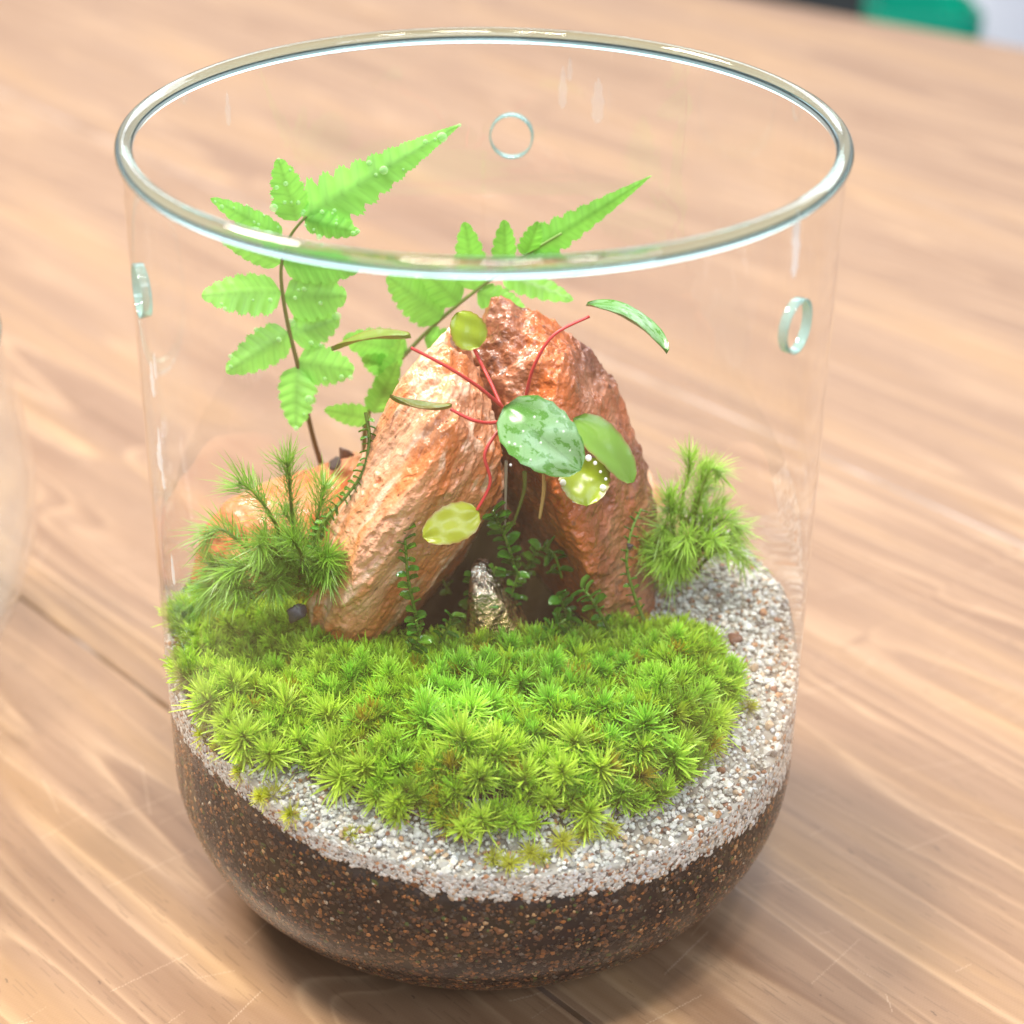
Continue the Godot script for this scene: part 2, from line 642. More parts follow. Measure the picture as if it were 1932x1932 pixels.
func jar() -> void:
	var o := thing("glass_jar")
	tag(o, "tall clear glass jar with a thick rim and three round holes", "jar")
	var glass := pane_glass()
	var b := Buf.new()
	wall_sheet(b, RO, CORNER + 0.006, TOP, true)
	lathe(b, foot(RO, CORNER, 0.006, 16), 180, true)
	var m := radial_normals(mesh_of(b), CORNER + 0.006, CORNER, true)
	var outer := pane_glass()
	outer.metallic_specular = 0.44
	put("outer_wall", m, outer, o)
	var c := Buf.new()
	wall_sheet(c, RI, 0.70, TOP, false)
	put("inner_wall", radial_normals(mesh_of(c), 0.0, CORNER, false), glass, o)
	var t := Buf.new()
	torus(t, 0.975, 0.025, TOP, Vector3.ZERO)
	put("rim", mesh_of(t), solid_glass(Color(0.88, 1.0, 0.975)), o)
	# white streaks imitating bright reflections in the glass: pixel of the upper middle, half width, half height, near or far side
	var streak_white := plain(Color(1, 1, 1, 0.34), 0.3, false)
	streak_white.transparency = BaseMaterial3D.TRANSPARENCY_ALPHA
	var streak_faint := streak_white.duplicate()
	streak_faint.albedo_color = Color(1, 1, 1, 0.11)
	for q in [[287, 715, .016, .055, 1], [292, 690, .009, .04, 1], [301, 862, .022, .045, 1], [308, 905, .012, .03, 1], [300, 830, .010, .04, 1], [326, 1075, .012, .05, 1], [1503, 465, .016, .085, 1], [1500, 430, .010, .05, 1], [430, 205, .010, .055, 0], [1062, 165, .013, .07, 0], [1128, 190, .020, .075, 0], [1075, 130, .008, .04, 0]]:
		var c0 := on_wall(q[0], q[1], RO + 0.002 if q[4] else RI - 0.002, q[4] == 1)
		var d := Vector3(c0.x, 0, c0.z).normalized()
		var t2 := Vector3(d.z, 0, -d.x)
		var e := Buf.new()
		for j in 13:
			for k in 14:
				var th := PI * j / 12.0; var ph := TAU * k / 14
				var taper := 1.0 - 0.5 * cos(th) * 0.8 + 0.25 * sin(j * 2.3)
				e.add(c0 + d * q[2] * 0.12 * sin(th) * cos(ph) + t2 * q[2] * taper * sin(th) * sin(ph) + Vector3(0, q[3] * cos(th), 0))
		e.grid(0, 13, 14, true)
		put("glint_streak", mesh_of(e), streak_white if q[4] else streak_faint, o)
	for h in HOLES:
		var e := Buf.new()
		var f := e.v.size()
		# a ring of cut glass lining the hole
		for q in [[RI - 0.020, HOLE_R], [RO + 0.001, HOLE_R], [RO + 0.001, HOLE_R + 0.006], [RI - 0.020, HOLE_R + 0.006]]:
			for k in 48:
				var a := TAU * k / 48
				var ang: float = h[0] + cos(a) * q[1]
				e.add(Vector3(sin(ang) * q[0], h[1] + sin(a) * q[1], cos(ang) * q[0]))
		for r in 4:
			for k in 48:
				var n := (k + 1) % 48
				var r2 := (r + 1) % 4
				e.quad(f + r * 48 + k, f + r * 48 + n, f + r2 * 48 + n, f + r2 * 48 + k)
		put("hole_edge", mesh_of(e), solid_glass(Color(0.80, 0.96, 0.95), 0.2), o)

# ---------------------------------------------------------------- soil and sand
func grain_mesh(seed_: int, flat: float) -> ArrayMesh:
	var r := RandomNumberGenerator.new()
	r.seed = seed_
	var b := Buf.new()
	var s := 1.0
	b.add(Vector3(0, r.randf_range(0.7, 1.1) * flat, 0) * s)
	for k in 5:
		var a := TAU * (k + r.randf_range(-.25, .25)) / 5
		b.add(Vector3(cos(a), 0.45 * flat, sin(a)) * r.randf_range(0.6, 1.0) * s)
	for k in 5:
		var a := TAU * (k + 0.5 + r.randf_range(-.25, .25)) / 5
		b.add(Vector3(cos(a), -0.45 * flat, sin(a)) * r.randf_range(0.6, 1.0) * s)
	b.add(Vector3(0, -r.randf_range(0.7, 1.1) * flat, 0) * s)
	for k in 5:
		var n := (k + 1) % 5
		b.tri(0, 1 + k, 1 + n)
		b.tri(1 + k, 6 + k, 1 + n)
		b.tri(1 + n, 6 + k, 6 + n)
		b.tri(11, 6 + n, 6 + k)
	return mesh_of(b, Vector3.ZERO, false)

func spin(normal: Vector3, sc: Vector3, where: Vector3) -> Transform3D:
	var a := normal.cross(Vector3(rng.randf() - 0.5, rng.randf() - 0.5, rng.randf() - 0.5)).normalized()
	return Transform3D(Basis(a * sc.x, normal * sc.y, a.cross(normal) * sc.z) , where * U)

func soil() -> void:
	var b := Buf.new()
	var seg := 240
	var prof := foot(0.979, CORNER - 0.01, 0.013, 16)
	var f := b.v.size()
	var rows := prof.size() + 4
	for j in rows:
		for k in seg:
			var a := TAU * k / seg
			var top := soil_height(wrapf(a, -PI, PI))
			var q: Vector2
			if j < prof.size(): q = Vector2(prof[j].x, minf(prof[j].y, top))
			else: q = [Vector2(0.979, lerpf(CORNER + 0.01, top, 0.5)), Vector2(0.979, top), Vector2(0.7, top), Vector2(0.001, 0.62)][j - prof.size()]
			var p := Vector3(sin(a) * q.x, q.y, cos(a) * q.x)
			var n1 := noise.get_noise_3dv(p * 9.0)
			b.add(p, Color(0.020, 0.010, 0.006).lerp(Color(0.006, 0.004, 0.003), clampf(0.5 + n1, 0, 1)))
	for r in rows - 1:
		for k in seg:
			var n := (k + 1) % seg
			b.quad(f + r * seg + k, f + (r + 1) * seg + k, f + (r + 1) * seg + n, f + r * seg + n)
	var o := put("soil", mesh_of(b), plain(Color.WHITE, 0.7))
	tag(o, "dark brown speckled soil filling the bottom of the jar", "soil", "", "stuff")
	var xf := [[], [], []]
	var cols := [[], [], []]
	var pal := [Color(.30, .115, .03), Color(.42, .17, .05), Color(.20, .08, .03), Color(.12, .05, .025), Color(.50, .30, .14), Color(.06, .035, .02), Color(.03, .018, .012), Color(.62, .52, .38), Color(.07, .10, .02), Color(.16, .13, .10)]
	var wts := [.11, .04, .09, .15, .02, .24, .27, .008, .04, .03]
	for k in 30000:
		var a := rng.randf_range(-2.3, 2.3)
		var t := rng.randf() * 1.15
		var p: Vector2; var nn: Vector2
		var cr := CORNER - 0.01
		var arc := cr * PI / 2
		if t < arc:
			var e := t / cr
			p = Vector2(0.979 - cr + cr * sin(e), 0.013 + cr * (1 - cos(e)))
			nn = Vector2(sin(e), -cos(e))
		else:
			p = Vector2(0.979, 0.013 + cr + t - arc)
			nn = Vector2(1, 0)
		if p.y > soil_height(a) + 0.004: continue
		var s := rng.randf_range(0.0035, 0.010) if rng.randf() < 0.85 else rng.randf_range(0.010, 0.019)
		var n3 := Vector3(sin(a) * nn.x, nn.y, cos(a) * nn.x)
		var w := Vector3(sin(a) * p.x, p.y, cos(a) * p.x) - n3 * s * 0.15
		var pick := rng.randf() * 0.99
		var ci := 0
		while pick > wts[ci] and ci < 9:
			pick -= wts[ci]; ci += 1
		var v := k % 3
		if s > 0.014 and (ci in [0, 1, 4, 7]): s *= 0.6
		var thick := s * rng.randf_range(.3, .6)
		xf[v].append(spin(n3, Vector3(s * rng.randf_range(.6, 1.4), thick, s), w + n3 * (s * 0.15 + 0.0045 - thick)))
		cols[v].append(pal[ci] * rng.randf_range(0.45, 1.0))
	for v in 3:
		scatter("soil_grains", grain_mesh(40 + v, 1.0), plain(Color.WHITE, 0.5), xf[v], cols[v], o)

func in_moss(x: float, z: float) -> float:   # how far inside the carpet (negative outside)
	var p := Vector2(x, z)
	var d := 1e9
	var inside := false
	var n := moss_edge.size()
	for k in n:
		var a := moss_edge[k]; var b := moss_edge[(k + 1) % n]
		var q := Geometry2D.get_closest_point_to_segment(p, a, b)
		d = minf(d, q.distance_to(p))
		if (a.y > p.y) != (b.y > p.y) and p.x < (b.x - a.x) * (p.y - a.y) / (b.y - a.y) + a.x: inside = not inside
	return d if inside else -d

var moss_edge := PackedVector2Array()

func sand() -> void:
	for q in [[338, 1160], [420, 1118], [540, 1130], [640, 1185], [740, 1215], [800, 1240], [870, 1215], [1010, 1215], [1100, 1205], [1200, 1200], [1310, 1190], [1365, 1250], [1395, 1320], [1370, 1410], [1290, 1500], [1180, 1560], [1040, 1555], [940, 1580], [860, 1590], [760, 1550], [660, 1510], [560, 1460], [435, 1452], [352, 1398], [328, 1290]]:
		var g := on_ground(q[0], q[1])
		moss_edge.append(Vector2(g.x, g.z))
	var b := Buf.new()
	var seg := 200
	var rows := 34
	for j in rows:
		for k in seg:
			var a := TAU * k / seg
			var w := wrapf(a, -PI, PI)
			var p: Vector3
			if j < 3:
				p = Vector3(sin(a) * 0.980, lerpf(soil_height(w) - 0.01, rim_height(w), j / 3.0), cos(a) * 0.980)
			else:
				var r := 0.980 * (1.0 - (j - 3) / float(rows - 4)) + 0.001
				p = Vector3(sin(a) * r, ground(sin(a) * r, cos(a) * r), cos(a) * r)
				p.y += 0.008 * noise.get_noise_3dv(p * 18.0)
			var soil_and_shade := clampf(in_moss(p.x, p.z) / 0.06 + 0.4, 0.0, 1.0) if j >= 3 else 0.0
			if j >= 3 and (Vector2(p.x, p.z + 0.1).length() < 0.45 or (p.z < -0.15 and p.x < 0.42)): soil_and_shade = 1.0  # ground in and behind the hollow coloured dark, imitating the shade there
			var c := Color(.44, .42, .38).lerp(Color(.24, .21, .17), clampf(0.5 + 1.4 * noise.get_noise_3dv(p * 14.0), 0, 1))
			b.add(p, c.lerp(Color(.035, .03, .012), soil_and_shade))
	for r in rows - 1:
		for k in seg:
			var n := (k + 1) % seg
			b.quad(r * seg + k, (r + 1) * seg + k, (r + 1) * seg + n, r * seg + n)
	var bed := plain(Color.WHITE, 0.9)
	bed.metallic_specular = 0.12
	var o := put("white_sand", mesh_of(b), bed)
	tag(o, "white coarse sand laid over the soil around the moss", "sand", "", "stuff")
	var xf := [[], [], []]
	var cols := [[], [], []]
	var pal := [Color(.60, .60, .56), Color(.48, .48, .44), Color(.63, .61, .56), Color(.36, .35, .31), Color(.46, .34, .23), Color(.25, .12, .07), Color(.56, .50, .42), Color(.13, .12, .11), Color(.54, .56, .58), Color(.42, .22, .11)]
	for k in 27000:
		var a := rng.randf_range(-PI, PI)
		var p: Vector3; var n3: Vector3
		if k % 5 == 0:
			a = rng.randf_range(-2.0, 2.0)
			var lo := soil_height(a) - 0.022 * rng.randf(); var hi := rim_height(a)
			p = Vector3(sin(a) * 0.979, lerpf(lo, hi, rng.randf()), cos(a) * 0.979)
			n3 = Vector3(sin(a), 0, cos(a))
		else:
			var r := 0.972 * sqrt(rng.randf_range(0.28, 1.0))
			p = Vector3(sin(a) * r, 0, cos(a) * r)
			if in_moss(p.x, p.z) > 0.10: continue
			if p.z < -0.1 and p.x < 0.42: continue
			p.y = ground(p.x, p.z) + rng.randf_range(-0.004, 0.012)
			n3 = (Vector3.UP + jitter(0.7)).normalized()
		var s := rng.randf_range(0.005, 0.013)
		if rng.randf() < 0.05: s *= 1.7
		var ci := rng.randi() % 10
		if ci >= 3 and rng.randf() < 0.5: ci = rng.randi() % 4
		var v := k % 3
		xf[v].append(spin(n3, Vector3(s * rng.randf_range(.7, 1.2), s * rng.randf_range(.5, .9) if k % 5 else s * 0.35, s), p if k % 5 else p + n3 * (0.005 - s * 0.32)))
		cols[v].append(pal[ci] * rng.randf_range(0.88, 1.18))
	for v in 3:
		scatter("sand_grains", grain_mesh(50 + v, 1.0), plain(Color.WHITE, 0.4), xf[v], cols[v], o)

# ---------------------------------------------------------------- rocks
func wet_stone(cm: float, seed_: int, stretch: Vector3, rough := 0.34) -> StandardMaterial3D:
	var m := plain(Color.WHITE, rough)
	m.clearcoat_enabled = true
	m.clearcoat = 0.6 if rough < 0.45 else 0.15
	m.clearcoat_roughness = 0.09
	bump(m, 0.022, 0.42, cm, seed_, stretch)
	return m

func rocks() -> void:
	var n2 := FastNoiseLite.new()
	n2.seed = 5; n2.frequency = 1.0; n2.fractal_octaves = 5
	var rg := FastNoiseLite.new()
	rg.seed = 8; rg.frequency = 1.0; rg.fractal_type = FastNoiseLite.FRACTAL_RIDGED; rg.fractal_octaves = 4
	# left: a pale orange, fibrous leaning stone
	var axis := Vector3(0.55, 0.83, 0.0)
	var pts := [at(848, 636, -.12), at(880, 668, -.10), at(800, 680, -.05), at(748, 745, .0), at(905, 765, -.05), at(700, 850, -.02), at(932, 850, .02), at(946, 905, .02), at(925, 950, .0), at(860, 800, .17), at(640, 955, .02), at(600, 1055, .08), at(592, 1140, .10), at(640, 1210, .14), at(700, 1210, .16), at(720, 1010, .26), at(800, 905, .25), at(690, 1090, .26), at(870, 985, .10), at(790, 1085, .08), at(860, 700, -.3), at(760, 900, -.4), at(900, 950, -.3), at(650, 1120, -.3), at(820, 1100, -.25)]
	var b := Buf.new()
	var warp := func(p: Vector3) -> Vector3:
		return p - axis * p.dot(axis) * 0.80
	var cel := FastNoiseLite.new()
	cel.seed = 23; cel.frequency = 1.0; cel.noise_type = FastNoiseLite.TYPE_CELLULAR
	cel.cellular_return_type = FastNoiseLite.RETURN_DISTANCE2_SUB
	cel.fractal_octaves = 2
	var chip := FastNoiseLite.new()
	chip.seed = 29; chip.frequency = 1.0; chip.noise_type = FastNoiseLite.TYPE_CELLULAR
	chip.cellular_return_type = FastNoiseLite.RETURN_CELL_VALUE
	chip.domain_warp_enabled = true; chip.domain_warp_frequency = 3.0; chip.domain_warp_amplitude = 0.12
	rock(b, pts, 400, 300, 30.0,
		func(p):
			var q: Vector3 = warp.call(p + Vector3.ONE * 0.06 * n2.get_noise_3dv(p * 5.0))
			return 0.10 + 0.05 * n2.get_noise_3dv(p * 2.6) + 0.10 * (rg.get_noise_3dv(q * 4.6) - 0.1) + 0.060 * cel.get_noise_3dv(q * 7.0) + 0.022 * chip.get_noise_3dv(q * 5.0 + Vector3.ONE * 0.05 * n2.get_noise_3dv(p * 9.0)) + 0.030 * n2.get_noise_3dv(q * 15.0) + 0.030 * rg.get_noise_3dv(q * 13.0) + 0.012 * n2.get_noise_3dv(p * 34.0),
		func(p):
			var q: Vector3 = warp.call(p)
			var f := n2.get_noise_3dv(q * 8.0 + Vector3(3, 1, 2))
			var g := n2.get_noise_3dv(p * 3.0)
			var c := Color(.66, .205, .060).lerp(Color(.74, .39, .23), clampf(0.40 + f * 1.5, 0, 1))
			c = c.lerp(Color(.80, .56, .40), smoothstep(0.12, 0.42, n2.get_noise_3dv(q * 13.0 + Vector3(8, 2, 5))) * 0.75)
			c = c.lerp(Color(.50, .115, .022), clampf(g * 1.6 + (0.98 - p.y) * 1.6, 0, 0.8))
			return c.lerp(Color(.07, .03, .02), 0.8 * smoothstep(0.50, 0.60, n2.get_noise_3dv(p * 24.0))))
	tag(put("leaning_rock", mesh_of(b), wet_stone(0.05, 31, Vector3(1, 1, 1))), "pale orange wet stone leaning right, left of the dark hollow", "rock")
	# right: a red brown slab with a shaded inner face
	var pts2 := [at(928, 560, -.28), at(905, 590, -.30), at(960, 566, -.26), at(1040, 606, -.28), at(1100, 642, -.30), at(1140, 690, -.30), at(1182, 770, -.28), at(1206, 870, -.22), at(1236, 950, -.2), at(1246, 1060, -.16), at(1240, 1130, -.12), at(1200, 1210, -.06), at(1146, 1205, -.02), at(1058, 690, -.08), at(1068, 800, .06), at(1050, 925, .14), at(1098, 1040, .10), at(900, 640, -.20), at(910, 760, -.18), at(940, 905, -.28), at(1040, 830, .02),
		at(930, 700, -.6), at(1120, 760, -.62), at(1190, 1000, -.55), at(1190, 1150, -.5), at(960, 930, -.60), at(1030, 1150, -.52), at(1070, 1200, -.36)]
	var c2 := Buf.new()
	rock(c2, pts2, 380, 280, 36.0,
		func(p):
			return 0.055 + 0.045 * n2.get_noise_3dv(p * 3.2 + Vector3(9, 0, 0)) + 0.07 * (rg.get_noise_3dv(p * 4.0 + Vector3(4, 0, 0)) - 0.1) + 0.055 * cel.get_noise_3dv(p * 6.0) + 0.030 * chip.get_noise_3dv(p * 4.5 + Vector3.ONE * 0.05 * n2.get_noise_3dv(p * 9.0)) + 0.034 * n2.get_noise_3dv(p * 12.0) + 0.015 * n2.get_noise_3dv(p * 32.0),
		func(p):
			var f := n2.get_noise_3dv(p * 6.0 + Vector3(1, 7, 2))
			var g := n2.get_noise_3dv(p * 2.6 + Vector3(5, 1, 2))
			var c := Color(.36, .105, .035).lerp(Color(.46, .20, .11), clampf(0.35 + f * 1.5, 0, 1))
			c = c.lerp(Color(.15, .050, .025), clampf(0.15 + g * 2.2, 0, 0.85))
			c = c.lerp(Color(.60, .14, .02), clampf(1.0 - absf(p.x - 0.25 - 0.1 * (1.3 - p.y)) * 11.0, 0, 0.7))
			return c.lerp(Color(.05, .03, .025), 0.7 * smoothstep(0.46, 0.58, n2.get_noise_3dv(p * 17.0))))
	tag(put("arching_rock", mesh_of(c2), wet_stone(0.06, 37, Vector3(1, 1, 1))), "tall reddish brown wet stone right of the dark hollow", "rock")
	# behind, left
	var pts3 := [at(350, 1080, -.22), at(365, 1010, -.25), at(430, 935, -.3), at(560, 890, -.38), at(640, 872, -.42), at(700, 850, -.45), at(720, 1000, -.3), at(640, 1080, -.1), at(350, 1150, -.2), at(480, 1140, -.02), at(420, 1000, -.62), at(650, 900, -.7), at(700, 1100, -.6), at(440, 1100, -.6), at(520, 1000, -.12)]
	var b3 := Buf.new()
	rock(b3, pts3, 160, 110, 14.0,
		func(p): return 0.06 * n2.get_noise_3dv(p * 4.0 + Vector3(2, 2, 2)) + 0.05 * rg.get_noise_3dv(p * 5.0) + 0.015 * n2.get_noise_3dv(p * 20.0),
		func(p): return Color(.50, .14, .03).lerp(Color(.56, .24, .10), clampf(0.45 + 1.4 * n2.get_noise_3dv(p * 8.0), 0, 1)))
	tag(put("low_rock", mesh_of(b3), wet_stone(0.05, 41, Vector3(1, 1, 1), 0.5)), "low orange stone behind the long-leaved moss at the left", "rock")
	var pts4 := [at(1225, 900, -.5), at(1225, 1000, -.32), at(1290, 1040, -.32), at(1365, 1080, -.34), at(1360, 1110, -.3), at(1240, 1120, -.22), at(1300, 1060, -.6), at(1220, 880, -.62), at(1230, 1120, -.6)]
	var b4 := Buf.new()
	rock(b4, pts4, 110, 80, 14.0,
		func(p): return 0.08 * n2.get_noise_3dv(p * 4.0) + 0.05 * rg.get_noise_3dv(p * 6.0),
		func(p): return Color(.55, .22, .09).lerp(Color(.70, .42, .25), clampf(0.45 + 1.4 * n2.get_noise_3dv(p * 8.0), 0, 1)))
	tag(put("low_rock", mesh_of(b4), wet_stone(0.05, 43, Vector3(1, 1, 1))), "small orange stone under the right-hand long-leaved moss", "rock")
	var pts6 := [at(850, 930, -.60), at(1000, 900, -.62), at(820, 1100, -.46), at(1060, 1100, -.44), at(900, 1150, -.30), at(820, 1230, -.30), at(1080, 1230, -.28), at(860, 960, -.8), at(1000, 960, -.8), at(820, 1200, -.8), at(1060, 1200, -.8)]  # added stone, coloured dark to stand for the shade deep in the hollow
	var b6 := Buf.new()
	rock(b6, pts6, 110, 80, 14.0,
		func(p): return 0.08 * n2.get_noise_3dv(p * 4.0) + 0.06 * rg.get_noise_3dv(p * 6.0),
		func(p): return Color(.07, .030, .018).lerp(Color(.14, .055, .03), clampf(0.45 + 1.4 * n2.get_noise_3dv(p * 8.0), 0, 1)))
	tag(put("hollow_shade_rock", mesh_of(b6), plain(Color.WHITE, 0.85)), "added stone coloured dark as shade at the back of the hollow between the rocks", "rock")
	# metallic nugget
	var pts5 := [at(890, 1068, .06), at(922, 1058, .03), at(905, 1060, -.05), at(945, 1090, .02), at(895, 1120, .14), at(880, 1210, .12), at(925, 1230, .17), at(985, 1230, .14), at(1002, 1195, .02), at(970, 1120, .02), at(940, 1130, .13), at(890, 1200, -.1), at(980, 1200, -.12)]
	var b5 := Buf.new()
	var cell := FastNoiseLite.new()
	cell.seed = 3; cell.frequency = 1.0; cell.noise_type = FastNoiseLite.TYPE_CELLULAR
	rock(b5, pts5, 84, 70, 16.0,
		func(p): return 0.16 * cell.get_noise_3dv(p * 22.0) + 0.07 * n2.get_noise_3dv(p * 9.0) + 0.17,
		func(p):
			var t := smoothstep(0.98, 1.16, p.y)
			return Color(.85, .58, .26).lerp(Color(.62, .60, .52), t) * clampf(0.75 + 1.6 * n2.get_noise_3dv(p * 30.0), 0.03, 1.1))
	var mm := plain(Color.WHITE, 0.24)
	mm.metallic = 0.95
	bump(mm, 0.03, 0.2, 0.05, 71, Vector3.ONE, true)
	tag(put("metallic_nugget", mesh_of(b5, Vector3.ZERO, false), mm), "glittering gold and silver mineral nugget standing in the hollow", "mineral")

# ---------------------------------------------------------------- moss
func shoot_mesh(seed_: int, count: int, spread: float, tall: float, w: float, c_in: Color, c_out: Color, lift := 0.0) -> ArrayMesh:
	var r := RandomNumberGenerator.new()
	r.seed = seed_
	var b := Buf.new()
	for k in count:
		var t := float(k) / count            # 0 low and wide, 1 top and upright
		var az := k * 2.39996 + r.randf_range(-.3, .3)
		var el := lerpf(0.05 + lift, 1.35, pow(t, 1.2)) + r.randf_range(-.2, .2)
		var dir := Vector3(cos(az) * cos(el), sin(el), sin(az) * cos(el))
		var len := spread * r.randf_range(0.65, 1.15) * lerpf(1.0, 0.62, t)
		var base := Vector3(0, tall * (0.35 + 0.65 * t), 0)
		var bend := Vector3(0, lerpf(-0.35, 0.25, r.randf()), 0) + Vector3(r.randf() - .5, 0, r.randf() - .5) * 0.5
		var v := r.randf_range(0.75, 1.2)
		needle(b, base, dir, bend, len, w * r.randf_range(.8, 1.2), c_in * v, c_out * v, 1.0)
	return mesh_of(b)

func mound(x: float, z: float) -> float:
	return 0.05 + 0.07 * noise.get_noise_2d(x * 2.6 + 11.0, z * 2.6)

func moss_carpet() -> void:
	var mat := leafy(0.42, 0.9, 0.5)
	var kinds := [
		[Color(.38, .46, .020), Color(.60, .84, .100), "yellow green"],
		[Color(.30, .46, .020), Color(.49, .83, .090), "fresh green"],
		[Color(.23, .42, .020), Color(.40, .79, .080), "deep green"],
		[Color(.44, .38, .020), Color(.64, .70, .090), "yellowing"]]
	var protos := []
	for k in kinds.size():
		var set_ := []
		for j in 10:
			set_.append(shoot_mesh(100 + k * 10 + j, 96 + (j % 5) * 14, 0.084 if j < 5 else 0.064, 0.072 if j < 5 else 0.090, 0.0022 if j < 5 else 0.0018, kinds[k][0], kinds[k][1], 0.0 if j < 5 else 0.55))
		protos.append(set_)
	var low := []
	for j in 4:
		low.append(shoot_mesh(300 + j, 64, 0.066, 0.075, 0.0020, Color(.26, .28, .015), Color(.48, .78, .07), 0.4))
	# single shoots that can be told apart
	var spots: Array[Vector2] = []
	var tries := 0
	while spots.size() < 300 and tries < 30000:
		tries += 1
		var p := Vector2(rng.randf_range(-.95, .95), rng.randf_range(-.5, .95))
		var d := in_moss(p.x, p.y)
		if d < 0.018 or p.length() > (0.92 if p.x < -0.45 else 0.88): continue
		var gap := lerpf(0.050, 0.068, smoothstep(0.2, 0.75, p.y))
		var ok := true
		for q in spots:
			if q.distance_to(p) < gap: ok = false; break
		if ok: spots.append(p)
	for p in spots:
		var d := in_moss(p.x, p.y)
		var tone := noise.get_noise_2d(p.x * 2.2 + 5.0, p.y * 2.2)
		var k := 1
		if p.y > 0.62 or d < 0.07 or p.x < -0.42: k = 0
		elif absf(p.x - 0.12) < 0.36 and p.y > 0.22 and p.y < 0.66: k = 2
		if tone > 0.28: k = maxi(k - 1, 0)
		if tone < -0.30: k = mini(k + 1, 2)
		var sz := rng.randf_range(0.62, 1.25) * lerpf(0.80, 1.15, smoothstep(0.1, 0.75, p.y))
		var y := ground(p.x, p.y) + mound(p.x, p.y) * smoothstep(0.0, 0.2, d)
		var lean := Vector3(p.x * 0.35, 1.0, 0.15 + p.y * 0.5 * smoothstep(0.16, 0.0, d)) + jitter(0.3)
		var o := put("moss_shoot", protos[k][rng.randi() % 5 + (5 if rng.randf() < (0.85 if p.y < 0.45 else 0.25) else 0)], mat)
		o.transform = spin(lean.normalized(), Vector3.ONE * sz, Vector3(p.x, y, p.y))
		var best := 9.0
		var where := ""
		for mk in [[0.0, .20, "below the mineral nugget"], [-.38, .16, "at the foot of the leaning rock"], [.32, .16, "at the foot of the reddish rock"], [-.62, .02, "under the long-leaved clump"], [-.78, .2, "beside the left glass wall"], [-.62, .45, "above the yellowing shoots at the left"], [.66, .08, "beside the sand mound at the right"], [.68, .38, "at the right edge of the carpet"], [-.40, .66, "at the front edge, left"], [-.08, .78, "at the front edge, centre"], [.24, .74, "at the front edge, right of centre"], [.50, .58, "at the front edge, far right"], [-.36, .40, "left of the carpet's middle"], [0.0, .48, "in the carpet's middle"], [.34, .40, "right of the carpet's middle"]]:
			var dd := p.distance_to(Vector2(mk[0], mk[1]))
			if dd < best:
				best = dd; where = mk[2]
		var how := "large" if sz > 1.08 else "small" if sz < 0.84 else "middling"
		tag(o, "%s %s star-shaped moss shoot %s" % [how, kinds[k][2], where], "moss", "moss shoots of the green carpet")
	# the denser growth between them, nobody could count it
	var xf := [[], [], [], []]; var cols := [[], [], [], []]
	for k in 3400:
		var p := Vector2(rng.randf_range(-.95, .95), rng.randf_range(-.5, .95))
		var d := in_moss(p.x, p.y)
		if d < 0.02 or p.length() > (0.94 if p.x < -0.45 else 0.90): continue
		var v := k % 4
		var s := rng.randf_range(0.7, 1.15)
		var n3 := (Vector3(p.x * .3, 1, .2) + jitter(0.5)).normalized()
		xf[v].append(spin(n3, Vector3.ONE * s, Vector3(p.x, ground(p.x, p.y) + (mound(p.x, p.y) - 0.004) * smoothstep(0.0, 0.2, d) - 0.01, p.y)))
		var h := rng.randf()
		cols[v].append((Color(0.75 + 0.45 * h, 0.9 + 0.15 * h, 0.8) if rng.randf() < 0.93 else Color(1.0, .55, .35)) * rng.randf_range(0.65, 1.15))
	var first: MultiMeshInstance3D
	for v in 4:
		var o := scatter("moss_undergrowth", low[v], mat, xf[v], cols[v], first)
		if v == 0:
			first = o
			tag(o, "low green moss growing densely between the star-shaped shoots", "moss", "", "stuff")
	# yellowed shoots pressed to the front glass
	for q in [[470, 1450, .9], [530, 1490, 1.1], [560, 1530, .9], [500, 1500, .8], [670, 1565, .8], [700, 1560, .6], [960, 1620, 1.0], [1000, 1600, .9], [930, 1610, .8], [1060, 1580, 1.0], [1100, 1565, .9], [1150, 1560, .8], [1025, 1610, .7], [820, 1610, .5], [1395, 1330, 1.0], [1370, 1300, .9], [430, 1410, 1.0], [400, 1380, 1.0]]:
		var g := on_ground(q[0], q[1])
		var o := put("yellow_moss_shoot", protos[3][rng.randi() % 5], mat)
		o.transform = spin((Vector3(g.x, 0.9, g.z) + jitter(0.3)).normalized(), Vector3.ONE * q[2] * 0.62, g - Vector3(0, .02, 0))
		tag(o, "small yellowing moss shoot on the white sand beside the %s" % ["right glass wall" if q[0] > 1300 else "left front glass" if q[0] < 600 else "front glass"], "moss", "yellowing moss shoots on the sand")

func hair_shoot(path: Array, count: int, len: float, w: float, c0: Color, c1: Color, splay: float) -> Buf:
	var b := Buf.new()
	var line := spline(path, 20)
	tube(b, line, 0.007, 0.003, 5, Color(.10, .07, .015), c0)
	for k in count:
		var t := pow(float(k) / count, 0.75)
		var f := t * 19.0
		var j := int(f)
		var p: Vector3 = line[j].lerp(line[j + 1], f - j)
		var d: Vector3 = (line[j + 1] - line[j]).normalized()
		var s := d.cross(Vector3(.3, .4, .87)).normalized()
		var az := k * 2.39996 + rng.randf_range(-.4, .4)
		var side := s * cos(az) + d.cross(s) * sin(az)
		var out := (side * lerpf(1.0, 0.85, t) * splay + d * (lerpf(0.35, 0.75, t) + rng.randf_range(-.15, .3))).normalized()
		var l := len * rng.randf_range(.65, 1.15)
		var v := rng.randf_range(.75, 1.2)
		needle(b, p, out, d * 0.7 + jitter(0.6) - Vector3(0, .22, 0), l, w, c0 * v, c1 * v)
	return b

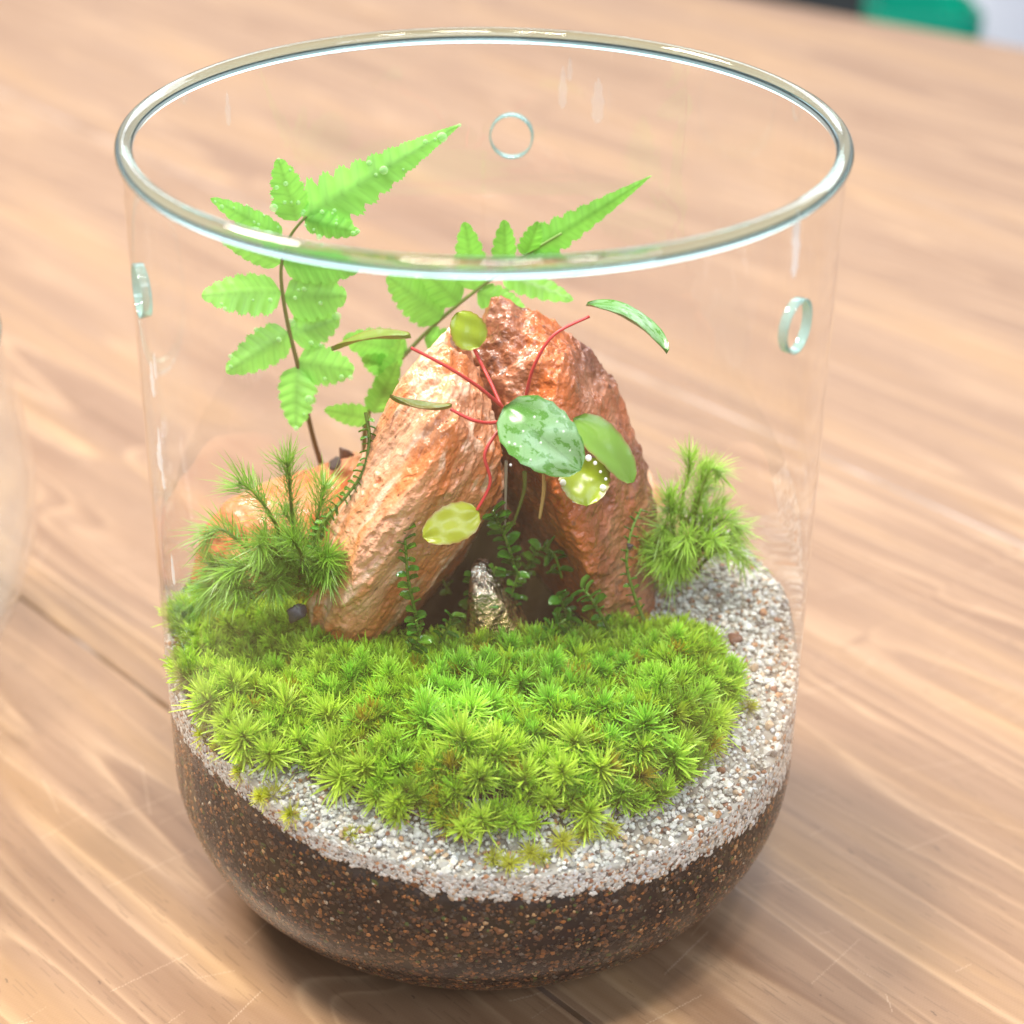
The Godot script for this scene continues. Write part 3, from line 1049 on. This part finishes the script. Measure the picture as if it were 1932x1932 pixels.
func hairy_moss() -> void:
	var mat := leafy(0.36, 0.7, 0.6)
	var left := [
		[[560, 1060, .02], [550, 960, .0], [545, 900, .0], [540, 870, .0]],
		[[545, 1080, .04], [520, 990, .06], [480, 930, .06], [450, 910, .06]],
		[[520, 1100, .05], [470, 1040, .1], [420, 1000, .1], [385, 1010, .1]],
		[[560, 1100, .08], [530, 1050, .14], [500, 1025, .2], [488, 1030, .26]],
		[[590, 1060, .04], [595, 1000, .04], [605, 950, .02], [612, 915, .0]],
		[[600, 1080, .06], [620, 1020, .06], [640, 990, .05], [655, 985, .04]],
		[[540, 1120, .1], [490, 1080, .16], [450, 1070, .18], [425, 1085, .2]],
		[[560, 1110, .12], [570, 1060, .18], [560, 1030, .2], [548, 1015, .22]],
		[[600, 1120, .1], [600, 1080, .16], [610, 1060, .18], [618, 1050, .2]],
		[[480, 1130, .06], [440, 1105, .1], [410, 1100, .12], [390, 1110, .14]]]
	var looks := ["upright, topmost with a rounded head", "arching to the upper left", "drooping far left towards the glass", "dark green star facing the viewer", "tall and thin beside the leaning rock", "short, touching the leaning rock", "bent low to the left over the orange stone", "short, in the middle of the clump", "low, at the right foot of the clump", "lowest, at the left foot of the clump"]
	for k in left.size():
		var path := []
		for q in left[k]: path.append(at(q[0], q[1], q[2]))
		var dark := 0.8 if k in [0, 3, 7] else 1.0
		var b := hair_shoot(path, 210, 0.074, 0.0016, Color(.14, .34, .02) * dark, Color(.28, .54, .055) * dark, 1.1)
		var o := put("long_leaved_moss", mesh_of(b, path[0]), mat)
		o.position = path[0] * U
		tag(o, "long-leaved moss shoot of the left clump, " + looks[k], "moss", "long-leaved moss at the left")
	hair_fill(at(535, 1060, .06), Vector3(.12, .13, .09), 22, Color(.14, .33, .02), Color(.27, .52, .055), "short long-leaved moss shoot filling the foot of the left clump", "long-leaved moss at the left", mat)
	var right_ := [
		[[1290, 1060, -.25], [1285, 960, -.2], [1300, 890, -.2], [1300, 860, -.2]],
		[[1300, 1060, -.22], [1315, 960, -.2], [1338, 890, -.22], [1355, 890, -.22]],
		[[1310, 1070, -.2], [1340, 1000, -.18], [1370, 980, -.16], [1400, 1000, -.16]],
		[[1310, 1080, -.18], [1350, 1040, -.16], [1380, 1030, -.15], [1410, 1060, -.15]],
		[[1285, 1080, -.18], [1270, 1000, -.14], [1265, 960, -.14], [1262, 930, -.14]],
		[[1295, 1085, -.16], [1300, 1030, -.08], [1298, 1010, -.04], [1290, 1030, -.0]],
		[[1290, 1095, -.14], [1270, 1060, -.08], [1255, 1050, -.06], [1245, 1065, -.04]],
		[[1305, 1060, -.24], [1310, 960, -.26], [1322, 910, -.26], [1330, 880, -.26]]]
	var looks2 := ["upright, topmost", "arching to the right at the top", "leaning right in the middle", "lowest on the right, over the sand", "against the reddish rock", "facing the viewer in the middle", "bent down over the small stone", "upright behind the others"]
	for k in right_.size():
		var path := []
		for q in right_[k]: path.append(at(q[0], q[1], q[2]))
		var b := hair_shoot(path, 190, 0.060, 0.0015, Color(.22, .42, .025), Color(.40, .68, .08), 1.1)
		var o := put("long_leaved_moss", mesh_of(b, path[0]), mat)
		o.position = path[0] * U
		tag(o, "long-leaved moss shoot of the right clump, " + looks2[k], "moss", "long-leaved moss at the right")
	hair_fill(at(1300, 1000, -.2), Vector3(.045, .13, .05), 18, Color(.22, .42, .025), Color(.40, .68, .08), "short long-leaved moss shoot filling the middle of the right clump", "long-leaved moss at the right", mat)

func hair_fill(c: Vector3, spread: Vector3, n: int, c0: Color, c1: Color, label: String, group: String, mat: Material) -> void:
	for k in n:
		var d := Vector3(rng.randf_range(-1, 1), rng.randf_range(0.1, 1), rng.randf_range(-.4, 1)).normalized()
		var a := c + Vector3(rng.randf_range(-1, 1), rng.randf_range(-1, .2), rng.randf_range(-.6, .6)) * spread
		var path := [a, a + d * 0.07, a + d * 0.13 + Vector3(0, -.005, 0), a + d * 0.17 + Vector3(0, -.02, 0)]
		var b := hair_shoot(path, 130, 0.062, 0.0015, c0, c1, 1.3)
		var o := put("long_leaved_moss", mesh_of(b, a), mat)
		o.position = a * U
		tag(o, label, "moss", group)

# ---------------------------------------------------------------- ferns
func pinna(b: Buf, base: Vector3, tip: Vector3, half: float, nrm: Vector3, lobes: int, cut: float, tri: bool, col: Color) -> void:
	var axis := tip - base
	var L := axis.length()
	axis /= L
	var side := axis.cross(nrm).normalized()
	var n2 := side.cross(axis)
	var rows := lobes * 14
	var f := b.v.size()
	var xs := [-1.0, -0.66, -0.33, 0.0, 0.33, 0.66, 1.0]
	for r in rows + 1:
		var t := float(r) / rows
		var prof := pow(1.0 - t, 0.9) * smoothstep(-0.02, 0.06, t) if tri else pow(t + 0.02, 0.22) * pow(1.0 - t, 0.70) * 1.25
		for x: float in xs:
			var sgn := signf(x)
			var ph := t * lobes + (0.12 * sgn)
			var s := absf(sin(PI * ph))
			var depth := cut * (pow(1.0 - t, 1.1) if tri else 1.0)
			var w := half * prof * (1.0 - depth * (1.0 - pow(s, 0.5)))
			w *= 1.0 - 0.14 * absf(sin(PI * ph * 4.0 + 0.4))
			var p: Vector3 = base + axis * (t * L + absf(x) * w * 0.38) + side * x * w
			p += n2 * (-absf(x) * w * 0.25 - 0.10 * L * t * t + 0.0018 * sin(TAU * ph + 0.6) * absf(x))
			var vein := 1.0 - 0.20 * exp(-absf(x) * 9.0) - 0.06 * pow(1.0 - s, 3.0) - 0.12 * exp(-(1.0 - s) * 40.0)
			var c := col * vein * (0.92 + 0.25 * noise.get_noise_3dv(p * 9.0))
			c.a = 1.0
			b.add(p, c)
	b.grid(f, rows + 1, xs.size())

func fern(called: String, label: String, stem: Array, stem_c: Array, leaves: Array, root: Vector3, mat: Material, col: Color) -> Node3D:
	var o := thing(called, root)
	tag(o, label, "fern")
	var b := Buf.new()
	tube(b, spline(stem, 40), 0.009, 0.004, 8, stem_c[0], stem_c[1])
	put("stem", mesh_of(b, root), plain(Color.WHITE, 0.5), o)
	for q in leaves:
		var p := Buf.new()
		var c: Color = col * rng.randf_range(0.9, 1.1)
		pinna(p, at(q[0], q[1], q[2]), at(q[3], q[4], q[5]), q[6] * 0.00158 * 1.6, (Vector3(0.1, 0.40, 1.0) + jitter(0.3)).normalized(), q[7], q[8], q[9], c)
		put("leaflet", mesh_of(p, root), mat, o)
	return o

func ferns() -> void:
	var mat := leafy(0.38, 0.9, 0.5)
	var green := Color(.33, .80, .13)
	var z := -.38
	var root := at(606, 876, -.48)
	var stem := [root, at(592, 830, -.46), at(578, 770, -.43), at(562, 690, z), at(547, 630, z), at(534, 560, z), at(531, 500, z), at(548, 445, z), at(578, 408, z)]
	var leaves := [
		[572, 412, z, 868, 233, z - .06, 44, 10, .55, true],
		[560, 417, z, 529, 306, z + .06, 32, 6, .24, false],
		[532, 448, z, 405, 376, z + .10, 22, 7, .24, false],
		[574, 414, z, 676, 440, z + .04, 24, 6, .30, false],
		[530, 497, z, 418, 452, z + .12, 22, 6, .24, false],
		[532, 494, z, 672, 512, z + .08, 36, 7, .24, false],
		[531, 552, z, 386, 552, z + .12, 40, 6, .24, false],
		[535, 562, z, 652, 560, z + .02, 46, 5, .30, false],
		[546, 628, z, 430, 702, z + .12, 36, 6, .24, false],
		[548, 634, z, 640, 600, z - .02, 36, 5, .30, false],
		[560, 684, z, 664, 700, z + .06, 38, 6, .24, false],
		[562, 690, z, 556, 808, z + .10, 36, 6, .24, false]]
	var o := fern("fern", "bright green fern with wet leaflets on a thin dark stem, at the left", stem, [Color(.10, .045, .015), Color(.16, .22, .05)], leaves, root, mat, green)
	# dew on the upper leaflets
	var xf := []; var cols := []
	for q in o.get_children():
		if q.name.begins_with("stem"): continue
		var v: PackedVector3Array = q.mesh.surface_get_arrays(0)[Mesh.ARRAY_VERTEX]
		for k in (10 if q.get_index() < 5 else 4):
			var p := v[rng.randi() % v.size()]
			var s := rng.randf_range(0.004, 0.009) if rng.randf() < 0.85 else rng.randf_range(0.011, 0.018)
			xf.append(Transform3D(Basis.IDENTITY.scaled(Vector3(s, s, s * 0.45)), p + Vector3(0, 0.1, 0.9) * s * 0.4 * U))
			cols.append(Color.WHITE)
	scatter("water_drops", drop_mesh(), bead_water(), xf, cols, o)
	var z2 := -.50
	var root2 := at(690, 900, -.42)
	var stem2 := [root2, at(690, 800, -.40), at(722, 722, -.44), at(782, 650, z2), at(848, 588, z2), at(925, 528, z2), at(1000, 476, z2), at(1060, 440, z2)]
	var leaves2 := [
		[990, 482, z2, 1232, 338, z2 - .02, 30, 10, .50, true],
		[896, 548, z2, 880, 426, z2 + .05, 30, 6, .24, false],
		[952, 508, z2, 955, 421, z2 + .05, 24, 5, .24, false],
		[990, 484, z2, 1016, 424, z2 + .05, 20, 5, .3, false],
		[990, 490, z2, 1112, 515, z2 + .06, 22, 6, .24, false],
		[950, 516, z2, 1080, 560, z2 + .10, 26, 6, .24, false],
		[900, 552, z2, 985, 580, z2 + .10, 26, 6, .24, false],
		[836, 600, z2, 738, 524, z2 + .08, 40, 7, .24, false],
		[868, 572, z2, 804, 515, z2 + .08, 30, 6, .24, false],
		[800, 640, z2, 880, 660, z2 + .10, 28, 5, .3, false],
		[770, 665, z2, 655, 640, z2 + .12, 34, 6, .24, false],
		[745, 700, z2, 690, 680, z2 + .12, 24, 5, .24, false],
		[722, 735, z2 + .04, 760, 650, z2 + .15, 22, 5, .3, false],
		[700, 790, -.40, 618, 776, -.30, 22, 6, .24, false],
		[704, 780, -.40, 750, 690, -.34, 26, 6, .24, false]]
	fern("fern", "green fern arching right behind the two rocks, its tip browned", stem2, [Color(.12, .09, .02), Color(.16, .28, .05)], leaves2, root2, mat, Color(.29, .72, .10))

func drop_mesh() -> Mesh:
	var s := SphereMesh.new()
	s.radius = U; s.height = 2 * U
	s.radial_segments = 16; s.rings = 10
	return s

func bead_water() -> StandardMaterial3D:
	var m := plain(Color(0.8, 1, 0.7, 0.4), 0.27, false)
	m.transparency = BaseMaterial3D.TRANSPARENCY_ALPHA
	return m

func dew() -> StandardMaterial3D:
	var m := pane_glass()
	m.roughness = 0.0
	m.metallic_specular = 0.5
	return m

# ---------------------------------------------------------------- the plant with red stalks
func mottled() -> ImageTexture:
	var n := FastNoiseLite.new()
	n.seed = 77; n.frequency = 0.018; n.fractal_octaves = 3
	var n3 := FastNoiseLite.new()
	n3.seed = 78; n3.frequency = 0.12
	var im := Image.create(256, 256, false, Image.FORMAT_RGB8)
	for y in 256:
		for x in 256:
			var t := y / 255.0
			var a := n.get_noise_2d(x, y) + 0.30 * n3.get_noise_2d(x, y) - 0.12
			var dark := smoothstep(0.0, 0.10, a - 0.02)
			dark = maxf(dark, smoothstep(0.42, 0.2, t) * smoothstep(0.36, 0.1, absf(x / 255.0 - 0.42)) * 0.95)
			dark = maxf(dark, smoothstep(0.06, 0.0, minf(x, 255 - x) / 255.0))
			var c := Color(.23, .43, .18).lerp(Color(.085, .27, .03), dark)
			var sp := (x * 73 + y * 151 + (x * y) % 37 * 29) % 211
			if sp < 3: c = c.lerp(Color(.7, .8, .65), 0.7)
			c *= 1.0 - 0.25 * exp(-absf(x - 128.0) / 2.5) - 0.12 * exp(-absf(fposmod(y - absf(x - 128.0) * 0.6, 42.0) - 21.0) / 1.6)
			im.set_pixel(x, y, c.linear_to_srgb())
	return ImageTexture.create_from_image(im)

func oval(b: Buf, base: Vector3, tip: Vector3, half: float, nrm: Vector3, cup: float, droop: float, thick: float, col: Color, edge: Color) -> void:
	var axis := tip - base
	var L := axis.length()
	axis /= L
	var side := axis.cross(nrm).normalized()
	var n2 := side.cross(axis)
	for face in [1.0, -1.0]:
		var f := b.v.size()
		for r in 21:
			var t := r / 20.0
			var w := half * pow(maxf(4.0 * t * (1.0 - t), 0.0), 0.5) * (1.10 - 0.28 * t)
			for k in 13:
				var x := k / 6.0 - 1.0
				var wav := 1.0 + 0.03 * sin(t * 40.0) * absf(x)
				var p := base + axis * t * L + side * x * w * wav
				var th := thick * (1.0 - pow(absf(x), 3.0)) * pow(maxf(4.0 * t * (1.0 - t), 0.0), 0.4)
				p += n2 * (cup * half * x * x + droop * L * (4.0 * t * (1.0 - t)) + face * th * 0.5)
				p += n2 * 0.012 * sin(x * 5.0) * sin(t * 9.0) * half * 4.0
				var e := smoothstep(0.80, 1.0, absf(x))
				b.add(p, col.lerp(edge, e), Vector2(x * 0.5 + 0.5, t))
		if face < 0: b.grid(f, 21, 13)
		else:
			for r in 20:
				for k in 12:
					b.quad(f + r * 13 + k, f + (r + 1) * 13 + k, f + (r + 1) * 13 + k + 1, f + r * 13 + k + 1)

func red_stemmed_plant() -> void:
	var root := at(945, 775, .14)
	var o := thing("red_stalked_plant", root)
	tag(o, "small plant with red stalks and oval leaves growing between the rocks", "plant")
	var red := plain(Color.WHITE, 0.35)
	var r0 := Color(.38, .035, .03); var r1 := Color(.66, .05, .05)
	var stalks := [
		[[948, 768, .13], [900, 728, .16], [840, 690, .18], [775, 656, .18]],
		[[992, 750, .10], [1008, 690, .10], [1045, 632, .08], [1112, 597, .05]],
		[[955, 792, .16], [925, 798, .18], [890, 792, .2], [850, 772, .2]],
		[[950, 800, .14], [915, 855, .2], [925, 910, .22], [900, 962, .24]],
		[[1000, 790, .14], [1040, 794, .14], [1080, 796, .14]],
		[[945, 765, .08], [925, 720, .02], [905, 680, -.05], [890, 650, -.08]],
		[[960, 770, .14], [962, 765, .2], [960, 762, .24]],
		[[990, 840, .12], [1050, 850, .14], [1090, 868, .16]]]
	for s in stalks:
		var path := []
		for q in s: path.append(at(q[0], q[1], q[2]))
		var b := Buf.new()
		tube(b, spline(path, 18), 0.0056, 0.0046, 8, r0, r1)
		put("stalk", mesh_of(b, root), red, o)
	var silver := leafy(0.22, 0.35, 0.6)
	silver.vertex_color_use_as_albedo = false
	silver.albedo_texture = mottled()
	var green := leafy(0.25, 0.7, 0.6)
	var margin := Color(.30, .06, .04)
	# base, tip, half width, normal, cup, arch, thickness, colour, material
	var blades := [
		[at(950, 768, .24), at(1096, 888, .34), 0.098, Vector3(-.25, .75, .75), .10, .10, .012, Color(.2, .4, .1), silver, "broad oval leaf mottled silvery green"],
		[at(1080, 790, .14), at(1192, 912, .20), 0.066, Vector3(.55, .55, .6), .2, .10, .010, Color(.22, .42, .06), green, ""],
		[at(1098, 862, .16), at(1106, 956, .28), 0.078, Vector3(.1, .55, .85), .1, .05, .010, Color(.36, .46, .02), green, "yellow green leaf edged with water drops"],
		[at(1105, 577, .05), at(1258, 668, .16), 0.062, Vector3(.40, .86, -.02), .22, .14, .007, Color(.17, .36, .05), silver, "leaf seen nearly edge-on, hanging down right"],
		[at(776, 638, .18), at(626, 662, .14), 0.052, Vector3(-.10, .95, -.18), .22, .08, .007, Color(.26, .36, .06), green, "leaf seen edge-on with a reddish margin"],
		[at(852, 768, .2), at(735, 750, .2), 0.042, Vector3(.05, .95, -.20), .22, -.08, .007, Color(.24, .29, .05), green, "narrow folded olive leaf"],
		[at(904, 966, .24), at(797, 1014, .30), 0.058, Vector3(-.15, .45, .88), .08, .04, .010, Color(.46, .52, .03), green, "yellow leaf hanging lowest"],
		[at(905, 655, -.04), at(862, 590, -.10), 0.056, Vector3(-.1, .25, .95), .10, .03, .010, Color(.34, .45, .03), green, ""]]
	for q in blades:
		var b := Buf.new()
		oval(b, q[0], q[1], q[2], q[3].normalized(), q[4], q[5], q[6], q[7], q[7].lerp(margin, 0.55))
		var l := put("leaf", mesh_of(b, root), q[8], o)
		if q[9]: l.set_meta("label", q[9])
	var xf := []; var cols := []
	for k in 26:                         # drops along the edge of the yellow green leaf and on the broad one
		var a := TAU * k / 14.0
		var p := at(1100 + 38 * cos(a) + rng.randf_range(-8, 8), 908 + 42 * sin(a) + rng.randf_range(-8, 8), .25) if k < 14 else at(rng.randf_range(960, 1080), rng.randf_range(780, 880), .36)
		var s := rng.randf_range(0.003, 0.010) if k < 14 else rng.randf_range(0.002, 0.004)
		xf.append(Transform3D(Basis.IDENTITY.scaled(Vector3.ONE * s), (p - root) * U))
		cols.append(Color.WHITE)
	var bead := plain(Color(1, 1, 1, 0.5), 0.27, false)
	bead.transparency = BaseMaterial3D.TRANSPARENCY_ALPHA
	scatter("water_drops", drop_mesh(), bead, xf, cols, o)
	var roots := [
		[[955, 870, .06], [954, 930, .06], [953, 992, .06], Color(.30, .26, .20), .006],
		[[990, 890, .08], [988, 930, .08], [968, 990, .07], Color(.12, .15, .03), .008],
		[[1028, 893, .10], [1026, 930, .10], [1018, 978, .10], Color(.50, .33, .12), .009]]
	for q in roots:
		var b := Buf.new()
		tube(b, spline([at(q[0][0], q[0][1], q[0][2]), at(q[1][0], q[1][1], q[1][2]), at(q[2][0], q[2][1], q[2][2])], 12), q[4], q[4] * 0.5, 6, q[3], q[3])
		put("hanging_root", mesh_of(b, root), plain(Color.WHITE, 0.5), o)

# ---------------------------------------------------------------- small creeping plants
func sprigs() -> void:
	var mat := leafy(0.18, 0.6, 0.7)
	var leafs := []
	for k in 3:
		var b := Buf.new()
		oval(b, Vector3.ZERO, Vector3(1, 0.1, 0), 0.34 + 0.05 * k, Vector3(0, 1, 0), .35, .08, .03, [Color(.07, .26, .02), Color(.10, .32, .03), Color(.14, .34, .03)][k], [Color(.09, .30, .03), Color(.12, .36, .04), Color(.2, .38, .05)][k])
		leafs.append(mesh_of(b))
	var list := [
		[[[790, 1195, .22], [782, 1150, .24], [770, 1090, .26], [766, 1040, .26], [762, 995, .25]], 20, .040, "upright creeping sprig with round wet leaves before the leaning rock"],
		[[[975, 1090, .02], [962, 1040, .04], [945, 995, .05], [930, 965, .06]], 18, .052, "bushy leafy sprig rising behind the mineral nugget"],
		[[[985, 1100, -.08], [1000, 1060, -.06], [1020, 1035, -.04], [1045, 1045, -.02], [1060, 1090, -.02]], 22, .042, "dark green sprig arching inside the hollow right of the nugget"],
		[[[1150, 1190, .10], [1128, 1150, .12], [1112, 1125, .12], [1098, 1110, .10]], 12, .046, "yellow green sprig crossing the lower edge of the reddish rock"],
		[[[1215, 1170, .08], [1196, 1120, .06], [1182, 1060, .04], [1192, 1000, .0], [1210, 960, -.04]], 22, .024, "thin sprig climbing the front of the reddish rock"],
		[[[830, 1215, .2], [845, 1185, .2], [852, 1160, .2]], 10, .040, "short dark sprig left of the nugget's foot"],
		[[[1030, 1200, .12], [1050, 1180, .1], [1075, 1165, .08]], 10, .045, "low dark sprig right of the nugget's foot"],
		[[[770, 1230, .3], [790, 1205, .3], [785, 1170, .3]], 12, .038, "sprig rising from the moss left of the hollow"],
		[[[850, 1120, -.1], [830, 1080, -.1], [840, 1050, -.1]], 10, .034, "tiny sprig deep in the hollow's shade"],
		[[[690, 778, .0], [697, 830, .03], [685, 890, .07], [650, 940, .10], [610, 985, .14], [590, 1040, .16], [578, 1100, .18]], 50, .026, "thin creeping strand running down the left of the leaning rock"]]
	for k in 11:
		var px := rng.randf_range(830, 1090); var py := rng.randf_range(1150, 1225)
		var z := rng.randf_range(-.2, .12)
		list.append([[[px, py, z], [px + rng.randf_range(-15, 15), py - 40, z + .01], [px + rng.randf_range(-35, 35), py - rng.randf_range(60, 95), z + .03]], 14, rng.randf_range(.034, .046), "dark green leafy sprig in the shade of the hollow"])
	for q in list:
		var path := []
		for c in q[0]: path.append(at(c[0], c[1], c[2]))
		var line := spline(path, 24)
		var o := thing("creeping_sprig", path[0])
		tag(o, q[3], "creeping plant", "sprigs in the hollow" if q[3].begins_with("dark green leafy") else "")
		var b := Buf.new()
		tube(b, line, 0.006, 0.004, 6, Color(.10, .16, .02), Color(.16, .30, .03))
		put("stem", mesh_of(b, path[0]), plain(Color.WHITE, 0.4), o)
		for k in q[1]:
			var t: float = float(k) / q[1] * 0.93 + 0.06
			var f := t * 24.0
			var j := mini(int(f), 23)
			var p: Vector3 = line[j].lerp(line[j + 1], f - j)
			var d: Vector3 = (line[j + 1] - line[j]).normalized()
			var side := d.cross(Vector3(0, 0.2, 1)).normalized() * (1.0 if k % 2 else -1.0)
			var out := (side + d * 0.35 + Vector3(0, 0, .35) + jitter(0.45)).normalized()
			var nn := out.cross(d.cross(out) + jitter(0.3)).normalized()
			if nn.y < 0.0: nn = -nn
			var s: float = q[2] * rng.randf_range(.75, 1.2) / U
			var l := put("leaf", leafs[rng.randi() % 3], mat, o)
			l.transform = Transform3D(Basis(out * s * U, nn * s * U, out.cross(nn) * s * U), (p - path[0]) * U)

func small_bits() -> void:
	var dark := plain(Color.WHITE, 0.45)
	var n2 := FastNoiseLite.new()
	n2.seed = 15; n2.frequency = 1.0; n2.fractal_octaves = 4
	for q in [[555, 1155, .16, .045, Color(.05, .05, .06), "small dark blue-grey pebble in the moss under the left clump", "pebble"], [655, 852, -.36, .035, Color(.10, .045, .03), "dark brown soil crumb above the low orange stone", "soil crumb"], [632, 875, -.36, .028, Color(.06, .035, .03), "smaller dark crumb beside the left fern's foot", "soil crumb"], [1190, 1030, .07, .016, Color(.04, .03, .03), "tiny dark crumb stuck to the reddish rock", "soil crumb"], [1365, 1260, .15, .03, Color(.20, .09, .06), "reddish brown pebble on the white sand at the right", "pebble"], [1388, 1210, .0, .03, Color(.18, .08, .05), "dark red pebble in the sand near the right glass", "pebble"]]:
		var c := at(q[0], q[1], q[2])
		if q[0] > 1300: c = on_ground(q[0], q[1]) + Vector3(0, .015, 0)
		var pts := []
		for k in 9: pts.append(c + Vector3(rng.randf_range(-1, 1), rng.randf_range(-.7, .7), rng.randf_range(-1, 1)).normalized() * q[3])
		var b := Buf.new()
		var colr: Color = q[4]
		rock(b, pts, 26, 18, 10.0, func(p): return 0.12 * n2.get_noise_3dv(p * 30.0), func(p): return colr * (1.0 + 0.6 * n2.get_noise_3dv(p * 40.0)))
		var o := put("pebble" if q[6] == "pebble" else "soil_crumb", mesh_of(b, c), dark)
		o.position = c * U
		tag(o, q[5], q[6])

func second_jar() -> void:
	var c := Vector3(-2.62, 0.0, -0.98)
	var o := thing("glass_bowl", c)
	tag(o, "blurred clear round glass bowl at the left edge of the table", "bowl")
	var prof := [Vector2(.001, .02), Vector2(.5, .02), Vector2(.62, .05), Vector2(.78, .16), Vector2(.90, .34), Vector2(.98, .58), Vector2(1.0, .78), Vector2(.985, 1.0), Vector2(.95, 1.2), Vector2(.93, 1.36)]
	var b := Buf.new()
	lathe(b, prof, 120, true)
	var inner := []
	for q in prof: inner.append(Vector2(maxf(q.x - 0.03, .001), maxf(q.y, .07)))
	lathe(b, inner, 120, false)
	var clear := pane_glass()
	clear.albedo_color = Color(0.8, 0.95, 0.95, 0.03)
	clear.metallic_specular = 0.5
	put("wall", mesh_of(b), clear, o)
	var base := Buf.new()
	lathe(base, [Vector2(.001, .006), Vector2(.46, .006), Vector2(.60, .03), Vector2(.70, .09), Vector2(.55, .10), Vector2(.001, .10)], 96, true)
	put("base", mesh_of(base), solid_glass(Color(.92, .99, .98)), o)
	var t := Buf.new()
	torus(t, .915, .03, 1.37, Vector3.ZERO)
	put("rim", mesh_of(t), solid_glass(Color(.90, 1.0, .97)), o)
